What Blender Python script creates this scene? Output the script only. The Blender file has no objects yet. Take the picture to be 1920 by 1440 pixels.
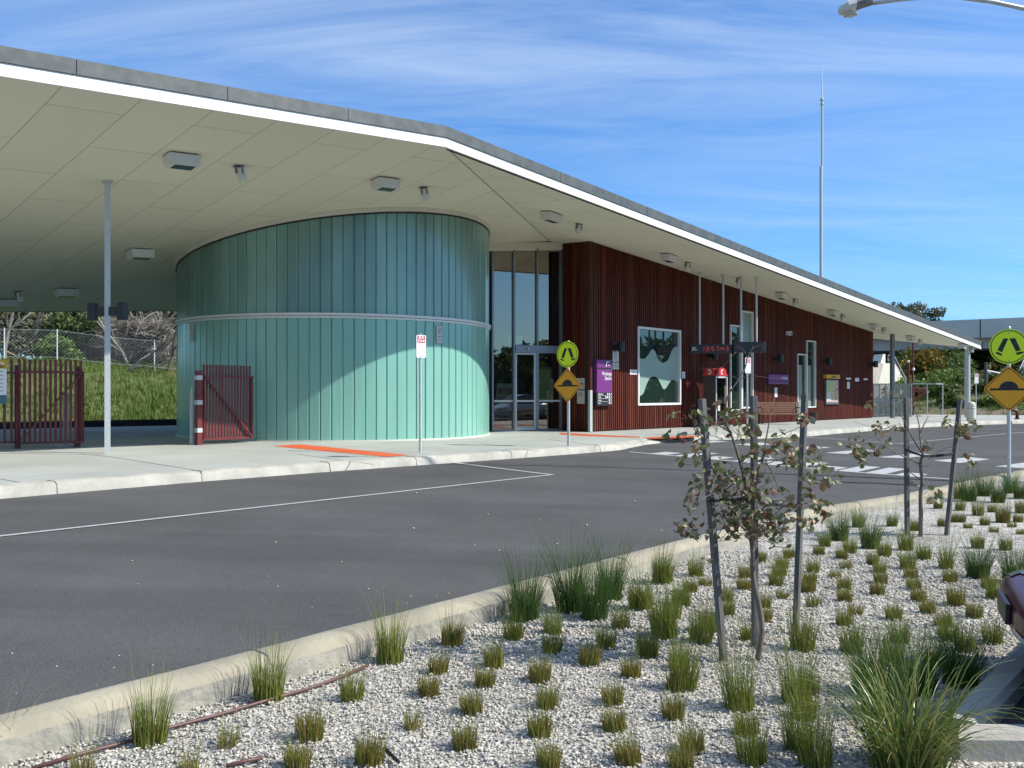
import bpy, bmesh, math, random
import numpy as np
from mathutils import Vector, Matrix
random.seed(7); rng = np.random.default_rng(11)
C = bpy.context.scene.collection
R = math.radians
SC = bpy.context.scene

# ------------------------------------------------------------------ camera
F = 1734.0; HY = 735.0; CX = 960.0; CAMZ = 1.64
cam_d = bpy.data.cameras.new("camera"); cam = bpy.data.objects.new("camera", cam_d); C.objects.link(cam)
cam.location = (0, 0, CAMZ); cam.rotation_euler = (R(90), 0, 0)
cam_d.sensor_width = 36; cam_d.lens = 36*F/1920; cam_d.shift_y = 15/1920
cam_d.clip_start = 0.1; cam_d.clip_end = 3000
SC.camera = cam

# ------------------------------------------------------------------ sky, sun, exposure
SUN_EL = R(40.5); SA = (0.991, -0.13)            # horizontal direction towards the sun
SUN_STRENGTH = 3.95; SKY_STRENGTH = 0.088
w = bpy.data.worlds.new("World"); SC.world = w; w.use_nodes = True
nt = w.node_tree; nt.nodes.clear()
def wn(t, **k):
    n = nt.nodes.new(t)
    for a, b in k.items(): setattr(n, a, b)
    return n
wo = wn('ShaderNodeOutputWorld'); bg = wn('ShaderNodeBackground'); bg.inputs[1].default_value = SKY_STRENGTH
sky = wn('ShaderNodeTexSky'); sky.sky_type = 'NISHITA'; sky.sun_disc = False
sky.sun_elevation = SUN_EL; sky.sun_rotation = math.atan2(SA[0], SA[1]); sky.air_density = 1.0; sky.dust_density = 0.5; sky.ozone_density = 2.5
tc = wn('ShaderNodeTexCoord'); sep = wn('ShaderNodeSeparateXYZ'); nt.links.new(tc.outputs['Generated'], sep.inputs[0])
# project the view direction on a high cloud layer
zc = wn('ShaderNodeMath', operation='MAXIMUM'); zc.inputs[1].default_value = 0.03; nt.links.new(sep.outputs[2], zc.inputs[0])
za = wn('ShaderNodeMath', operation='ADD'); za.inputs[1].default_value = 0.12; nt.links.new(zc.outputs[0], za.inputs[0])
dx = wn('ShaderNodeMath', operation='DIVIDE'); dy = wn('ShaderNodeMath', operation='DIVIDE')
nt.links.new(sep.outputs[0], dx.inputs[0]); nt.links.new(za.outputs[0], dx.inputs[1])
nt.links.new(sep.outputs[1], dy.inputs[0]); nt.links.new(za.outputs[0], dy.inputs[1])
cmb = wn('ShaderNodeCombineXYZ'); nt.links.new(dx.outputs[0], cmb.inputs[0]); nt.links.new(dy.outputs[0], cmb.inputs[1])
mp = wn('ShaderNodeMapping'); mp.inputs['Rotation'].default_value = (0, 0, R(8)); mp.inputs['Scale'].default_value = (0.42, 1.7, 1); mp.inputs['Location'].default_value = (2.3, 0.55, 0)
nt.links.new(cmb.outputs[0], mp.inputs[0])
n1 = wn('ShaderNodeTexNoise'); n1.inputs['Scale'].default_value = 1.5; n1.inputs['Detail'].default_value = 9; n1.inputs['Roughness'].default_value = 0.66; n1.inputs['Distortion'].default_value = 1.2
nt.links.new(mp.outputs[0], n1.inputs['Vector'])
n2 = wn('ShaderNodeTexNoise'); n2.inputs['Scale'].default_value = 0.55; n2.inputs['Detail'].default_value = 3
nt.links.new(mp.outputs[0], n2.inputs['Vector'])
mm = wn('ShaderNodeMath', operation='MULTIPLY'); nt.links.new(n1.outputs[0], mm.inputs[0]); nt.links.new(n2.outputs[0], mm.inputs[1])
cr = wn('ShaderNodeMapRange'); cr.inputs['From Min'].default_value = 0.14; cr.inputs['From Max'].default_value = 0.44; cr.inputs['To Max'].default_value = 0.6
nt.links.new(mm.outputs[0], cr.inputs['Value'])
hm = wn('ShaderNodeMapRange'); hm.inputs['From Min'].default_value = 0.25; hm.inputs['From Max'].default_value = 0.36; hm.inputs['To Min'].default_value = 0.5; nt.links.new(sep.outputs[2], hm.inputs['Value'])
cm = wn('ShaderNodeMath', operation='MULTIPLY'); nt.links.new(cr.outputs[0], cm.inputs[0]); nt.links.new(hm.outputs[0], cm.inputs[1])
mx = wn('ShaderNodeMix', data_type='RGBA'); mx.inputs['B'].default_value = (5.6, 6.6, 7.9, 1)
nt.links.new(cm.outputs[0], mx.inputs['Factor'])
tint = wn('ShaderNodeMix', data_type='RGBA', blend_type='MULTIPLY'); tint.inputs['Factor'].default_value = 1.0
tint.inputs['B'].default_value = (0.47, 0.89, 1.32, 1)
nt.links.new(sky.outputs[0], tint.inputs['A'])
nt.links.new(tint.outputs['Result'], mx.inputs['A'])
nt.links.new(mx.outputs['Result'], bg.inputs[0]); nt.links.new(bg.outputs[0], wo.inputs[0])
sl = bpy.data.lights.new("sun", 'SUN'); so = bpy.data.objects.new("sun", sl); C.objects.link(so)
sl.energy = SUN_STRENGTH; sl.angle = R(0.55); sl.color = (1.0, 0.955, 0.88)
sd = Vector((SA[0]*math.cos(SUN_EL), SA[1]*math.cos(SUN_EL), math.sin(SUN_EL)))
so.rotation_euler = sd.to_track_quat('Z', 'Y').to_euler(); so.location = (20, -40, 40)
SC.view_settings.view_transform = 'Standard'; SC.view_settings.look = 'None'; SC.view_settings.gamma = 1
SC.view_settings.exposure = 0.72
SC.cycles.max_bounces = 10; SC.cycles.transparent_max_bounces = 24; SC.cycles.diffuse_bounces = 5
SC.cycles.use_denoising = True

# ------------------------------------------------------------------ projection and ground helpers
def ray(px, py): return (px-CX)/F, (HY-py)/F            # X/Z and height/Z
_A = np.array([(-6.4,11.5,1.335),(.46,19.8,1.37),(22,42,1.50),(-2.4,4.4,1.585),(2.9,11,1.6),(10.5,22,1.61)])
_c = np.linalg.lstsq(np.c_[np.ones(6), _A[:,0], _A[:,1]], _A[:,2], rcond=None)[0]
GP = {'fp': (-1.22, -0.0055, 0.0), 'road': tuple(-_c), 'bed': (-1.64, 0, 0),
      's1': (4.99+.105*-1.35-.006*18.82, -.105, .006), 's2': (4.99+.154*1.35+.0565*18.82, .154, -.0565)}
def hz(k, X, Y):
    a, b, c = GP[k]; return CAMZ + a + b*X + c*Y
def hit(k, px, py, dz=0.0):
    a, b, c = GP[k]; a = a+dz; kx, kz = ray(px, py)
    Z = a/(kz-b*kx-c); return Vector((kx*Z, Z, CAMZ+kz*Z))
def at(px, py, Z):
    kx, kz = ray(px, py); return Vector((kx*Z, Z, CAMZ+kz*Z))
def soff(X, Y): return min(hz('s1', X, Y), hz('s2', X, Y))
def hits(px, py):
    p1, p2 = hit('s1', px, py), hit('s2', px, py)
    return p1 if abs(p1.z-soff(p1.x, p1.y)) < 1e-4 else p2
WS, WN = Vector((.6481, .7615, 0)), Vector((.7615, -.6481, 0))
W0 = Vector((2.42, 28.5, 0))
def W(s, n, z):                                          # wall frame: along, out, height
    p = W0+WS*s+WN*n; return Vector((p.x, p.y, z))
def wall_s(px, n=0.0):
    o = W0+WN*n; k = px-CX
    return (k*o.y-F*o.x)/(F*WS.x-k*WS.y)
def wall_z(px, py, n=0.0):
    p = W0+WN*n+WS*wall_s(px, n); return CAMZ+(HY-py)/F*p.y
UP = Vector((0, 0, 1))

# ------------------------------------------------------------------ materials
def newmat(name):
    m = bpy.data.materials.new(name); m.use_nodes = True
    t = m.node_tree; b = t.nodes['Principled BSDF']; return m, t, b
def pm(name, c1, c2=None, scale=8, rough=.7, bump=0.0, bscale=None, metal=0.0, detail=5, stretch=(1,1,1), spec=.5, lo=.35, hi=.65, coat=0.0):
    m, t, b = newmat(name); b.inputs['Roughness'].default_value = rough; b.inputs['Metallic'].default_value = metal
    b.inputs['Specular IOR Level'].default_value = spec; b.inputs['Coat Weight'].default_value = coat
    c2 = c2 or tuple(x*.82 for x in c1)
    tc = t.nodes.new('ShaderNodeTexCoord'); mp = t.nodes.new('ShaderNodeMapping'); mp.inputs['Scale'].default_value = stretch
    t.links.new(tc.outputs['Object'], mp.inputs[0])
    n = t.nodes.new('ShaderNodeTexNoise'); n.inputs['Scale'].default_value = scale; n.inputs['Detail'].default_value = detail; n.inputs['Roughness'].default_value = .62
    t.links.new(mp.outputs[0], n.inputs['Vector'])
    r = t.nodes.new('ShaderNodeMapRange'); r.inputs['From Min'].default_value = lo; r.inputs['From Max'].default_value = hi
    t.links.new(n.outputs[0], r.inputs[0])
    x = t.nodes.new('ShaderNodeMix'); x.data_type = 'RGBA'; x.inputs['A'].default_value = (*c1, 1); x.inputs['B'].default_value = (*c2, 1)
    t.links.new(r.outputs[0], x.inputs['Factor']); t.links.new(x.outputs['Result'], b.inputs['Base Color'])
    if bump:
        n3 = t.nodes.new('ShaderNodeTexNoise'); n3.inputs['Scale'].default_value = bscale or scale*4; n3.inputs['Detail'].default_value = 4
        t.links.new(mp.outputs[0], n3.inputs['Vector'])
        bp = t.nodes.new('ShaderNodeBump'); bp.inputs['Strength'].default_value = bump; bp.inputs['Distance'].default_value = .02
        t.links.new(n3.outputs[0], bp.inputs['Height']); t.links.new(bp.outputs[0], b.inputs['Normal'])
    return m
def island(name, cols, rough=.6, spec=.4, noise=0, nstretch=(1,1,1), nscale=8, translucent=0.0, bump=0.0):
    """colour picked per loose piece (leaf, stone, batten, blade) from a ramp of pigments"""
    m, t, b = newmat(name); b.inputs['Roughness'].default_value = rough; b.inputs['Specular IOR Level'].default_value = spec
    g = t.nodes.new('ShaderNodeNewGeometry'); r = t.nodes.new('ShaderNodeValToRGB'); e = r.color_ramp.elements
    for i, c in enumerate(cols):
        p = i/(len(cols)-1) if len(cols) > 1 else 0
        if i < 2: el = e[i]; el.position = p
        else: el = e.new(p)
        el.color = (*c, 1)
    t.links.new(g.outputs['Random Per Island'], r.inputs[0]); out = r.outputs[0]
    if noise:
        tc = t.nodes.new('ShaderNodeTexCoord'); mp = t.nodes.new('ShaderNodeMapping'); mp.inputs['Scale'].default_value = nstretch
        t.links.new(tc.outputs['Object'], mp.inputs[0])
        n = t.nodes.new('ShaderNodeTexNoise'); n.inputs['Scale'].default_value = nscale; n.inputs['Detail'].default_value = 6; t.links.new(mp.outputs[0], n.inputs['Vector'])
        rr = t.nodes.new('ShaderNodeMapRange'); rr.inputs['From Min'].default_value = .3; rr.inputs['From Max'].default_value = .7
        rr.inputs['To Min'].default_value = 1-noise; rr.inputs['To Max'].default_value = 1+noise; t.links.new(n.outputs[0], rr.inputs[0])
        x = t.nodes.new('ShaderNodeMix'); x.data_type = 'RGBA'; x.blend_type = 'MULTIPLY'; x.inputs['Factor'].default_value = 1
        t.links.new(out, x.inputs['A']); t.links.new(rr.outputs[0], x.inputs['B']); out = x.outputs['Result']
        if bump:
            bp = t.nodes.new('ShaderNodeBump'); bp.inputs['Strength'].default_value = bump; bp.inputs['Distance'].default_value = .01
            t.links.new(n.outputs[0], bp.inputs['Height']); t.links.new(bp.outputs[0], b.inputs['Normal'])
    t.links.new(out, b.inputs['Base Color'])
    if translucent:
        tr = t.nodes.new('ShaderNodeBsdfTranslucent'); t.links.new(out, tr.inputs[0])
        ms = t.nodes.new('ShaderNodeMixShader'); ms.inputs[0].default_value = translucent
        t.links.new(b.outputs[0], ms.inputs[1]); t.links.new(tr.outputs[0], ms.inputs[2])
        t.links.new(ms.outputs[0], t.nodes['Material Output'].inputs[0])
    return m
def glass(name, tint=(.82,.9,.87), refl=.10):
    m, t, b = newmat(name); t.nodes.remove(b)
    tr = t.nodes.new('ShaderNodeBsdfTransparent'); tr.inputs[0].default_value = (*tint, 1)
    gl = t.nodes.new('ShaderNodeBsdfGlossy'); gl.inputs['Roughness'].default_value = .01; gl.inputs[0].default_value = (.98,.86,.74,1)
    fr = t.nodes.new('ShaderNodeFresnel'); fr.inputs[0].default_value = 1.5
    ad = t.nodes.new('ShaderNodeMath'); ad.operation = 'MULTIPLY_ADD'; ad.inputs[1].default_value = 1.5; ad.inputs[2].default_value = refl
    t.links.new(fr.outputs[0], ad.inputs[0]); ms = t.nodes.new('ShaderNodeMixShader')
    t.links.new(ad.outputs[0], ms.inputs[0]); t.links.new(tr.outputs[0], ms.inputs[1]); t.links.new(gl.outputs[0], ms.inputs[2])
    t.links.new(ms.outputs[0], t.nodes['Material Output'].inputs[0]); return m
def emit(name, c, s):
    m, t, b = newmat(name); b.inputs['Base Color'].default_value = (*c, 1); b.inputs['Emission Color'].default_value = (*c, 1); b.inputs['Emission Strength'].default_value = s; return m

M = {}
M['galv'] = pm('galvanised_steel', (.42,.445,.44), (.56,.585,.575), 30, .45, metal=.2, detail=8)
M['zinc'] = pm('zinc_flashing', (.06,.07,.07), (.10,.11,.107), 4, .55, metal=.2, detail=8)
M['white'] = pm('white_paint', (.80,.80,.77), (.74,.74,.70), 6, .5)
M['fitting'] = pm('white_fitting', (.66,.66,.63), (.58,.58,.55), 10, .45)
M['black'] = pm('black_metal', (.018,.019,.022), (.026,.027,.03), 20, .45)
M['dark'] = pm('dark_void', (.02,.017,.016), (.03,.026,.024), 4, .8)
M['alu'] = pm('anodised_frame', (.20,.21,.22), (.25,.26,.27), 15, .38, metal=.7)
M['aluwhite'] = pm('pale_frame', (.68,.69,.66), (.62,.63,.60), 15, .4)
M['redpaint'] = pm('oxide_red_paint', (.115,.018,.018), (.15,.026,.024), 12, .45)
M['purple'] = pm('purple_sign', (.145,.022,.165), (.165,.028,.185), 6, .4)
M['signwhite'] = pm('sign_white', (.80,.80,.80), (.76,.76,.75), 10, .4)
M['notice'] = pm('notice_grey', (.55,.55,.51), (.48,.48,.45), 40, .5)
M['ink'] = pm('sign_ink', (.012,.012,.014), (.016,.016,.018), 10, .45)
M['greyink'] = pm('grey_ink', (.18,.18,.17), (.14,.14,.13), 10, .5)
M['red'] = pm('sign_red', (.56,.03,.045), (.5,.03,.04), 10, .4)
M['boothred'] = pm('booth_red', (.50,.028,.025), (.44,.024,.022), 10, .35)
M['lime'] = pm('fluoro_lime', (.74,.92,.012), (.70,.88,.012), 10, .4)
M['amber'] = pm('sign_amber', (.80,.36,.008), (.76,.335,.008), 10, .4)
M['yellow'] = pm('sign_yellow', (.60,.33,.015), (.55,.30,.012), 10, .4)
M['blue'] = pm('sign_blue', (.05,.13,.19), (.06,.15,.21), 10, .45)
M['orange'] = pm('tactile_orange', (.62,.115,.028), (.54,.095,.024), 30, .6)
M['concrete'] = pm('concrete_grey', (.46,.43,.365), (.37,.345,.295), 3, .85, .15, 40)
M['bridgecon'] = pm('bridge_concrete', (.60,.58,.54), (.52,.50,.47), .5, .85, .05, 10)
M['creamcon'] = pm('cream_concrete', (.66,.64,.54), (.60,.58,.48), 1.5, .8)
M['led'] = emit('led_red', (.75,.05,.012), .35)
M['dimled'] = emit('led_dim', (.30,.02,.01), .12)
M['pane'] = pm('dark_window_glass', (.010,.022,.018), (.014,.028,.022), 1, .02, spec=1.0)
M['frost'] = pm('frosted_film', (.27,.37,.33), (.23,.33,.29), 2, .3)
M['paleblind'] = pm('pale_blind_film', (.22,.29,.25), (.19,.26,.22), 2, .25)
M['glass'] = glass('entry_glass', (.60,.66,.64), .17)
M['lens'] = pm('light_lens', (.05,.09,.09), (.03,.06,.06), 20, .15)
M['brown'] = pm('brown_panel', (.045,.027,.024), (.055,.034,.03), 6, .4)
M['wood'] = pm('bench_timber', (.36,.20,.115), (.27,.14,.08), 5, .55, .1, stretch=(1,12,12))
M['bark'] = pm('grey_bark', (.20,.17,.135), (.10,.085,.07), 12, .85, .4, 60, stretch=(2,2,.5))
M['twig'] = pm('red_twig', (.15,.085,.06), (.10,.06,.045), 20, .7)
M['palebark'] = pm('pale_bark', (.30,.265,.22), (.19,.165,.135), 5, .85)
M['stake'] = pm('weathered_stake', (.14,.135,.13), (.08,.077,.075), 8, .85, .25, 30, stretch=(6,6,.6))
M['rubber'] = pm('black_rubber', (.012,.012,.012), (.018,.018,.018), 30, .7)
M['hose'] = pm('brown_hose', (.13,.06,.05), (.10,.045,.04), 20, .5)
M['carmaroon'] = pm('maroon_car_paint', (.075,.0045,.012), (.08,.005,.013), 2, .3, spec=.2, coat=.2)
M['carsilver'] = pm('silver_car_paint', (.42,.44,.47), (.40,.42,.45), 2, .25, metal=.6, coat=.8)
M['carlamp'] = pm('car_lamp', (.55,.55,.5), (.45,.45,.42), 40, .1)
M['kerbrough'] = pm('kerb_render', (.24,.235,.20), (.37,.345,.275), 6, .9, .8, 18, detail=9)
M['nearkerb'] = pm('stained_kerb', (.36,.325,.235), (.25,.225,.165), 2.2, .9, .3, 30, detail=10)
M['kerb'] = pm('kerb_concrete', (.45,.435,.37), (.31,.30,.25), 2.4, .85, .25, 35, detail=9)

def asphalt():
    m, t, b = newmat('asphalt'); b.inputs['Roughness'].default_value = .95; b.inputs['Specular IOR Level'].default_value = .15
    tc = t.nodes.new('ShaderNodeTexCoord')
    def noise(s, d, st=(1,1,1), rot=0):
        mp = t.nodes.new('ShaderNodeMapping'); mp.inputs['Scale'].default_value = st; mp.inputs['Rotation'].default_value = (0,0,rot); t.links.new(tc.outputs['Object'], mp.inputs[0])
        n = t.nodes.new('ShaderNodeTexNoise'); n.inputs['Scale'].default_value = s; n.inputs['Detail'].default_value = d; n.inputs['Roughness'].default_value = .6
        t.links.new(mp.outputs[0], n.inputs['Vector']); return n.outputs[0]
    fine = noise(140, 3); big = noise(.5, 4); streak = noise(.8, 5, (.12, 1.6, 1), R(-51))
    def rng_(o, a, bb, lo, hi):
        r = t.nodes.new('ShaderNodeMapRange'); r.inputs['From Min'].default_value = a; r.inputs['From Max'].default_value = bb; r.inputs['To Min'].default_value = lo; r.inputs['To Max'].default_value = hi
        t.links.new(o, r.inputs[0]); return r.outputs[0]
    def mul(a, bb):
        x = t.nodes.new('ShaderNodeMath'); x.operation = 'MULTIPLY'; t.links.new(a, x.inputs[0]); t.links.new(bb, x.inputs[1]); return x.outputs[0]
    f = mul(mul(rng_(fine, .3, .7, .45, 1.55), rng_(big, .3, .7, .84, 1.12)), rng_(streak, .3, .7, .86, 1.12))
    x = t.nodes.new('ShaderNodeMix'); x.data_type = 'RGBA'; x.blend_type = 'MULTIPLY'; x.inputs['Factor'].default_value = 1; x.inputs['A'].default_value = (.087,.0865,.084,1)
    t.links.new(f, x.inputs['B']); t.links.new(x.outputs['Result'], b.inputs['Base Color'])
    bp = t.nodes.new('ShaderNodeBump'); bp.inputs['Strength'].default_value = .5; bp.inputs['Distance'].default_value = .008
    t.links.new(fine, bp.inputs['Height']); t.links.new(bp.outputs[0], b.inputs['Normal']); return m
M['asphalt'] = asphalt()
def paving():
    m = pm('footpath_concrete', (.40,.41,.37), (.315,.325,.29), .55, .9, .12, 60, detail=10)
    return m
M['path'] = paving()
def roadpaint():
    m, t, b = newmat('worn_road_paint'); b.inputs['Roughness'].default_value = .7
    tc = t.nodes.new('ShaderNodeTexCoord'); n = t.nodes.new('ShaderNodeTexNoise'); n.inputs['Scale'].default_value = 60; n.inputs['Detail'].default_value = 6
    t.links.new(tc.outputs['Object'], n.inputs['Vector'])
    r = t.nodes.new('ShaderNodeValToRGB'); r.color_ramp.elements[0].position = .40; r.color_ramp.elements[0].color = (.22,.22,.21,1); r.color_ramp.elements[1].position = .52; r.color_ramp.elements[1].color = (.50,.50,.485,1)
    t.links.new(n.outputs[0], r.inputs[0]); t.links.new(r.outputs[0], b.inputs['Base Color']); return m
M['paint'] = roadpaint()
def soffitmat():
    m, t, b = newmat('soffit_sheet'); b.inputs['Roughness'].default_value = .65; b.inputs['Specular IOR Level'].default_value = .3
    uv = t.nodes.new('ShaderNodeUVMap'); br = t.nodes.new('ShaderNodeTexBrick'); br.offset = .5
    br.inputs['Scale'].default_value = 1; br.inputs['Brick Width'].default_value = 3.0; br.inputs['Row Height'].default_value = 1.19; br.inputs['Mortar Size'].default_value = .007; br.inputs['Mortar Smooth'].default_value = 0
    br.inputs['Color1'].default_value = (.74,.73,.575,1); br.inputs['Color2'].default_value = (.71,.70,.55,1); br.inputs['Mortar'].default_value = (.33,.32,.25,1)
    t.links.new(uv.outputs[0], br.inputs[0]); t.links.new(br.outputs[0], b.inputs['Base Color']); return m
M['soffit'] = soffitmat()
M['batten'] = island('timber_batten', [(.060,.0135,.0095),(.078,.0175,.012),(.105,.024,.0145),(.072,.0155,.0105),(.12,.029,.016),(.064,.014,.010),(.16,.047,.021)], .6, .15, .35, (6,6,.35), 3, bump=.1)
def channel(name, c0, c1, rough, coat, blot):
    m, t, b = newmat(name); b.inputs['Roughness'].default_value = rough; b.inputs['Specular IOR Level'].default_value = .9
    b.inputs['Coat Weight'].default_value = coat; b.inputs['Coat Roughness'].default_value = .14; b.inputs['Coat IOR'].default_value = 1.6
    g = t.nodes.new('ShaderNodeNewGeometry'); r = t.nodes.new('ShaderNodeValToRGB'); e = r.color_ramp.elements
    e[0].color = (*c0,1); e[1].color = (*c1,1); t.links.new(g.outputs['Random Per Island'], r.inputs[0])
    tc = t.nodes.new('ShaderNodeTexCoord'); mp = t.nodes.new('ShaderNodeMapping'); mp.inputs['Scale'].default_value = (1,1,.22); t.links.new(tc.outputs['Object'], mp.inputs[0])
    n = t.nodes.new('ShaderNodeTexNoise'); n.inputs['Scale'].default_value = .75; n.inputs['Detail'].default_value = 4; t.links.new(mp.outputs[0], n.inputs['Vector'])
    rr = t.nodes.new('ShaderNodeMapRange'); rr.inputs['From Min'].default_value = .32; rr.inputs['From Max'].default_value = .68; rr.inputs['To Min'].default_value = 1-blot; rr.inputs['To Max'].default_value = 1+blot*.6; t.links.new(n.outputs[0], rr.inputs[0])
    x = t.nodes.new('ShaderNodeMix'); x.data_type = 'RGBA'; x.blend_type = 'MULTIPLY'; x.inputs['Factor'].default_value = 1
    t.links.new(r.outputs[0], x.inputs['A']); t.links.new(rr.outputs[0], x.inputs['B']); t.links.new(x.outputs['Result'], b.inputs['Base Color'])
    mp2 = t.nodes.new('ShaderNodeMapping'); mp2.inputs['Scale'].default_value = (3,3,.5); t.links.new(tc.outputs['Object'], mp2.inputs[0])
    n2 = t.nodes.new('ShaderNodeTexNoise'); n2.inputs['Scale'].default_value = 2.0; t.links.new(mp2.outputs[0], n2.inputs['Vector'])
    bp = t.nodes.new('ShaderNodeBump'); bp.inputs['Strength'].default_value = .15; bp.inputs['Distance'].default_value = .05; t.links.new(n2.outputs[0], bp.inputs['Height']); t.links.new(bp.outputs[0], b.inputs['Normal'])
    return m
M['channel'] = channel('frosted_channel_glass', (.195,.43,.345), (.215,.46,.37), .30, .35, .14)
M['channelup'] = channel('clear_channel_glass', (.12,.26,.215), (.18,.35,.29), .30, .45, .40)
M['channelgap'] = pm('channel_joint', (.07,.185,.16), (.075,.195,.17), 5, .4)
M['gravelstone'] = island('white_gravel', [(.48,.45,.38),(.60,.565,.49),(.33,.31,.265),(.52,.485,.41),(.36,.30,.22),(.62,.585,.51),(.27,.255,.22),(.46,.43,.37),(.56,.53,.45),(.27,.25,.21)], .85, .3)
def gravelbase():
    m, t, b = newmat('gravel_ground'); b.inputs['Roughness'].default_value = .9
    tc = t.nodes.new('ShaderNodeTexCoord'); v = t.nodes.new('ShaderNodeTexVoronoi'); v.inputs['Scale'].default_value = 42; t.links.new(tc.outputs['Object'], v.inputs['Vector'])
    sp = t.nodes.new('ShaderNodeSeparateColor'); t.links.new(v.outputs['Color'], sp.inputs[0])
    r = t.nodes.new('ShaderNodeValToRGB'); e = r.color_ramp.elements; e[0].color = (.16,.155,.145,1); e[1].position = .75; e[1].color = (.56,.53,.46,1)
    k = e.new(.35); k.color = (.38,.355,.30,1)
    t.links.new(sp.outputs[0], r.inputs[0])
    n = t.nodes.new('ShaderNodeTexNoise'); n.inputs['Scale'].default_value = 1.1; n.inputs['Detail'].default_value = 6; t.links.new(tc.outputs['Object'], n.inputs['Vector'])
    rr = t.nodes.new('ShaderNodeMapRange'); rr.inputs['From Min'].default_value = .38; rr.inputs['From Max'].default_value = .6; rr.inputs['To Min'].default_value = .74; rr.inputs['To Max'].default_value = 1.05; t.links.new(n.outputs[0], rr.inputs[0])
    x = t.nodes.new('ShaderNodeMix'); x.data_type = 'RGBA'; x.blend_type = 'MULTIPLY'; x.inputs['Factor'].default_value = 1
    t.links.new(r.outputs[0], x.inputs['A']); t.links.new(rr.outputs[0], x.inputs['B']); t.links.new(x.outputs['Result'], b.inputs['Base Color'])
    bp = t.nodes.new('ShaderNodeBump'); bp.inputs['Strength'].default_value = 1; bp.inputs['Distance'].default_value = .014; bp.invert = True
    t.links.new(v.outputs['Distance'], bp.inputs['Height']); t.links.new(bp.outputs[0], b.inputs['Normal']); return m
M['gravelbase'] = gravelbase()
M['rush'] = island('rush_green', [(.095,.135,.018),(.14,.185,.025),(.18,.22,.032),(.24,.255,.05),(.11,.155,.02)], .5, .4, translucent=.25)
M['rushdark'] = island('rush_dark_green', [(.035,.085,.018),(.055,.12,.024),(.075,.145,.028),(.045,.10,.02)], .5, .4, translucent=.25)
M['rushdry'] = island('rush_dry', [(.19,.14,.035),(.26,.20,.045),(.15,.095,.035),(.30,.21,.065),(.21,.20,.04)], .6, .3, translucent=.2)
M['litter'] = island('leaf_litter', [(.10,.05,.025),(.16,.08,.035),(.07,.04,.025),(.20,.12,.06)], .8, .2)
M['strap'] = island('strap_leaf', [(.07,.125,.018),(.12,.18,.03),(.18,.22,.05),(.27,.26,.09),(.09,.15,.02)], .4, .5, translucent=.25)
M['leaf'] = island('round_gum_leaf', [(.10,.125,.03),(.20,.20,.10),(.22,.085,.03),(.13,.165,.055),(.30,.28,.18),(.17,.06,.03),(.10,.14,.03),(.17,.17,.08)], .45, .5, translucent=.25)
M['fol_olive'] = island('olive_foliage', [(.085,.088,.028),(.13,.125,.042),(.17,.155,.06),(.10,.10,.034)], .6, .3, translucent=.2)
M['fol_green'] = island('green_foliage', [(.045,.08,.016),(.075,.115,.024),(.105,.15,.034),(.06,.10,.02)], .6, .3, translucent=.2)
M['fol_bright'] = island('bright_foliage', [(.09,.15,.03),(.13,.20,.04),(.18,.24,.06)], .6, .3, translucent=.25)
M['fol_grey'] = island('grey_green_foliage', [(.095,.10,.055),(.14,.145,.08),(.07,.075,.04)], .6, .3, translucent=.2)
M['fol_gold'] = island('gold_wattle_blossom', [(.17,.10,.012),(.24,.15,.02),(.10,.08,.014)], .7, .2, translucent=.2)
M['grass'] = island('bank_grass', [(.07,.14,.016),(.10,.185,.022),(.15,.22,.04),(.20,.20,.07),(.08,.155,.018)], .6, .3, translucent=.3)
M['bankground'] = pm('grassy_bank_soil', (.06,.105,.018), (.12,.115,.04), .6, .95, .4, 8, detail=8)
M['hillsoil'] = pm('hillside_soil', (.10,.10,.045), (.16,.125,.085), .35, .95, .4, 6, detail=8)
M['farground'] = pm('open_ground', (.10,.105,.05), (.15,.13,.075), .08, .95)
M['sand'] = pm('sandy_verge', (.38,.29,.18), (.30,.23,.14), 2, .95)
M['brambles'] = island('grey_bramble', [(.30,.26,.21),(.22,.19,.155),(.38,.34,.28)], .8, .2)

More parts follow.
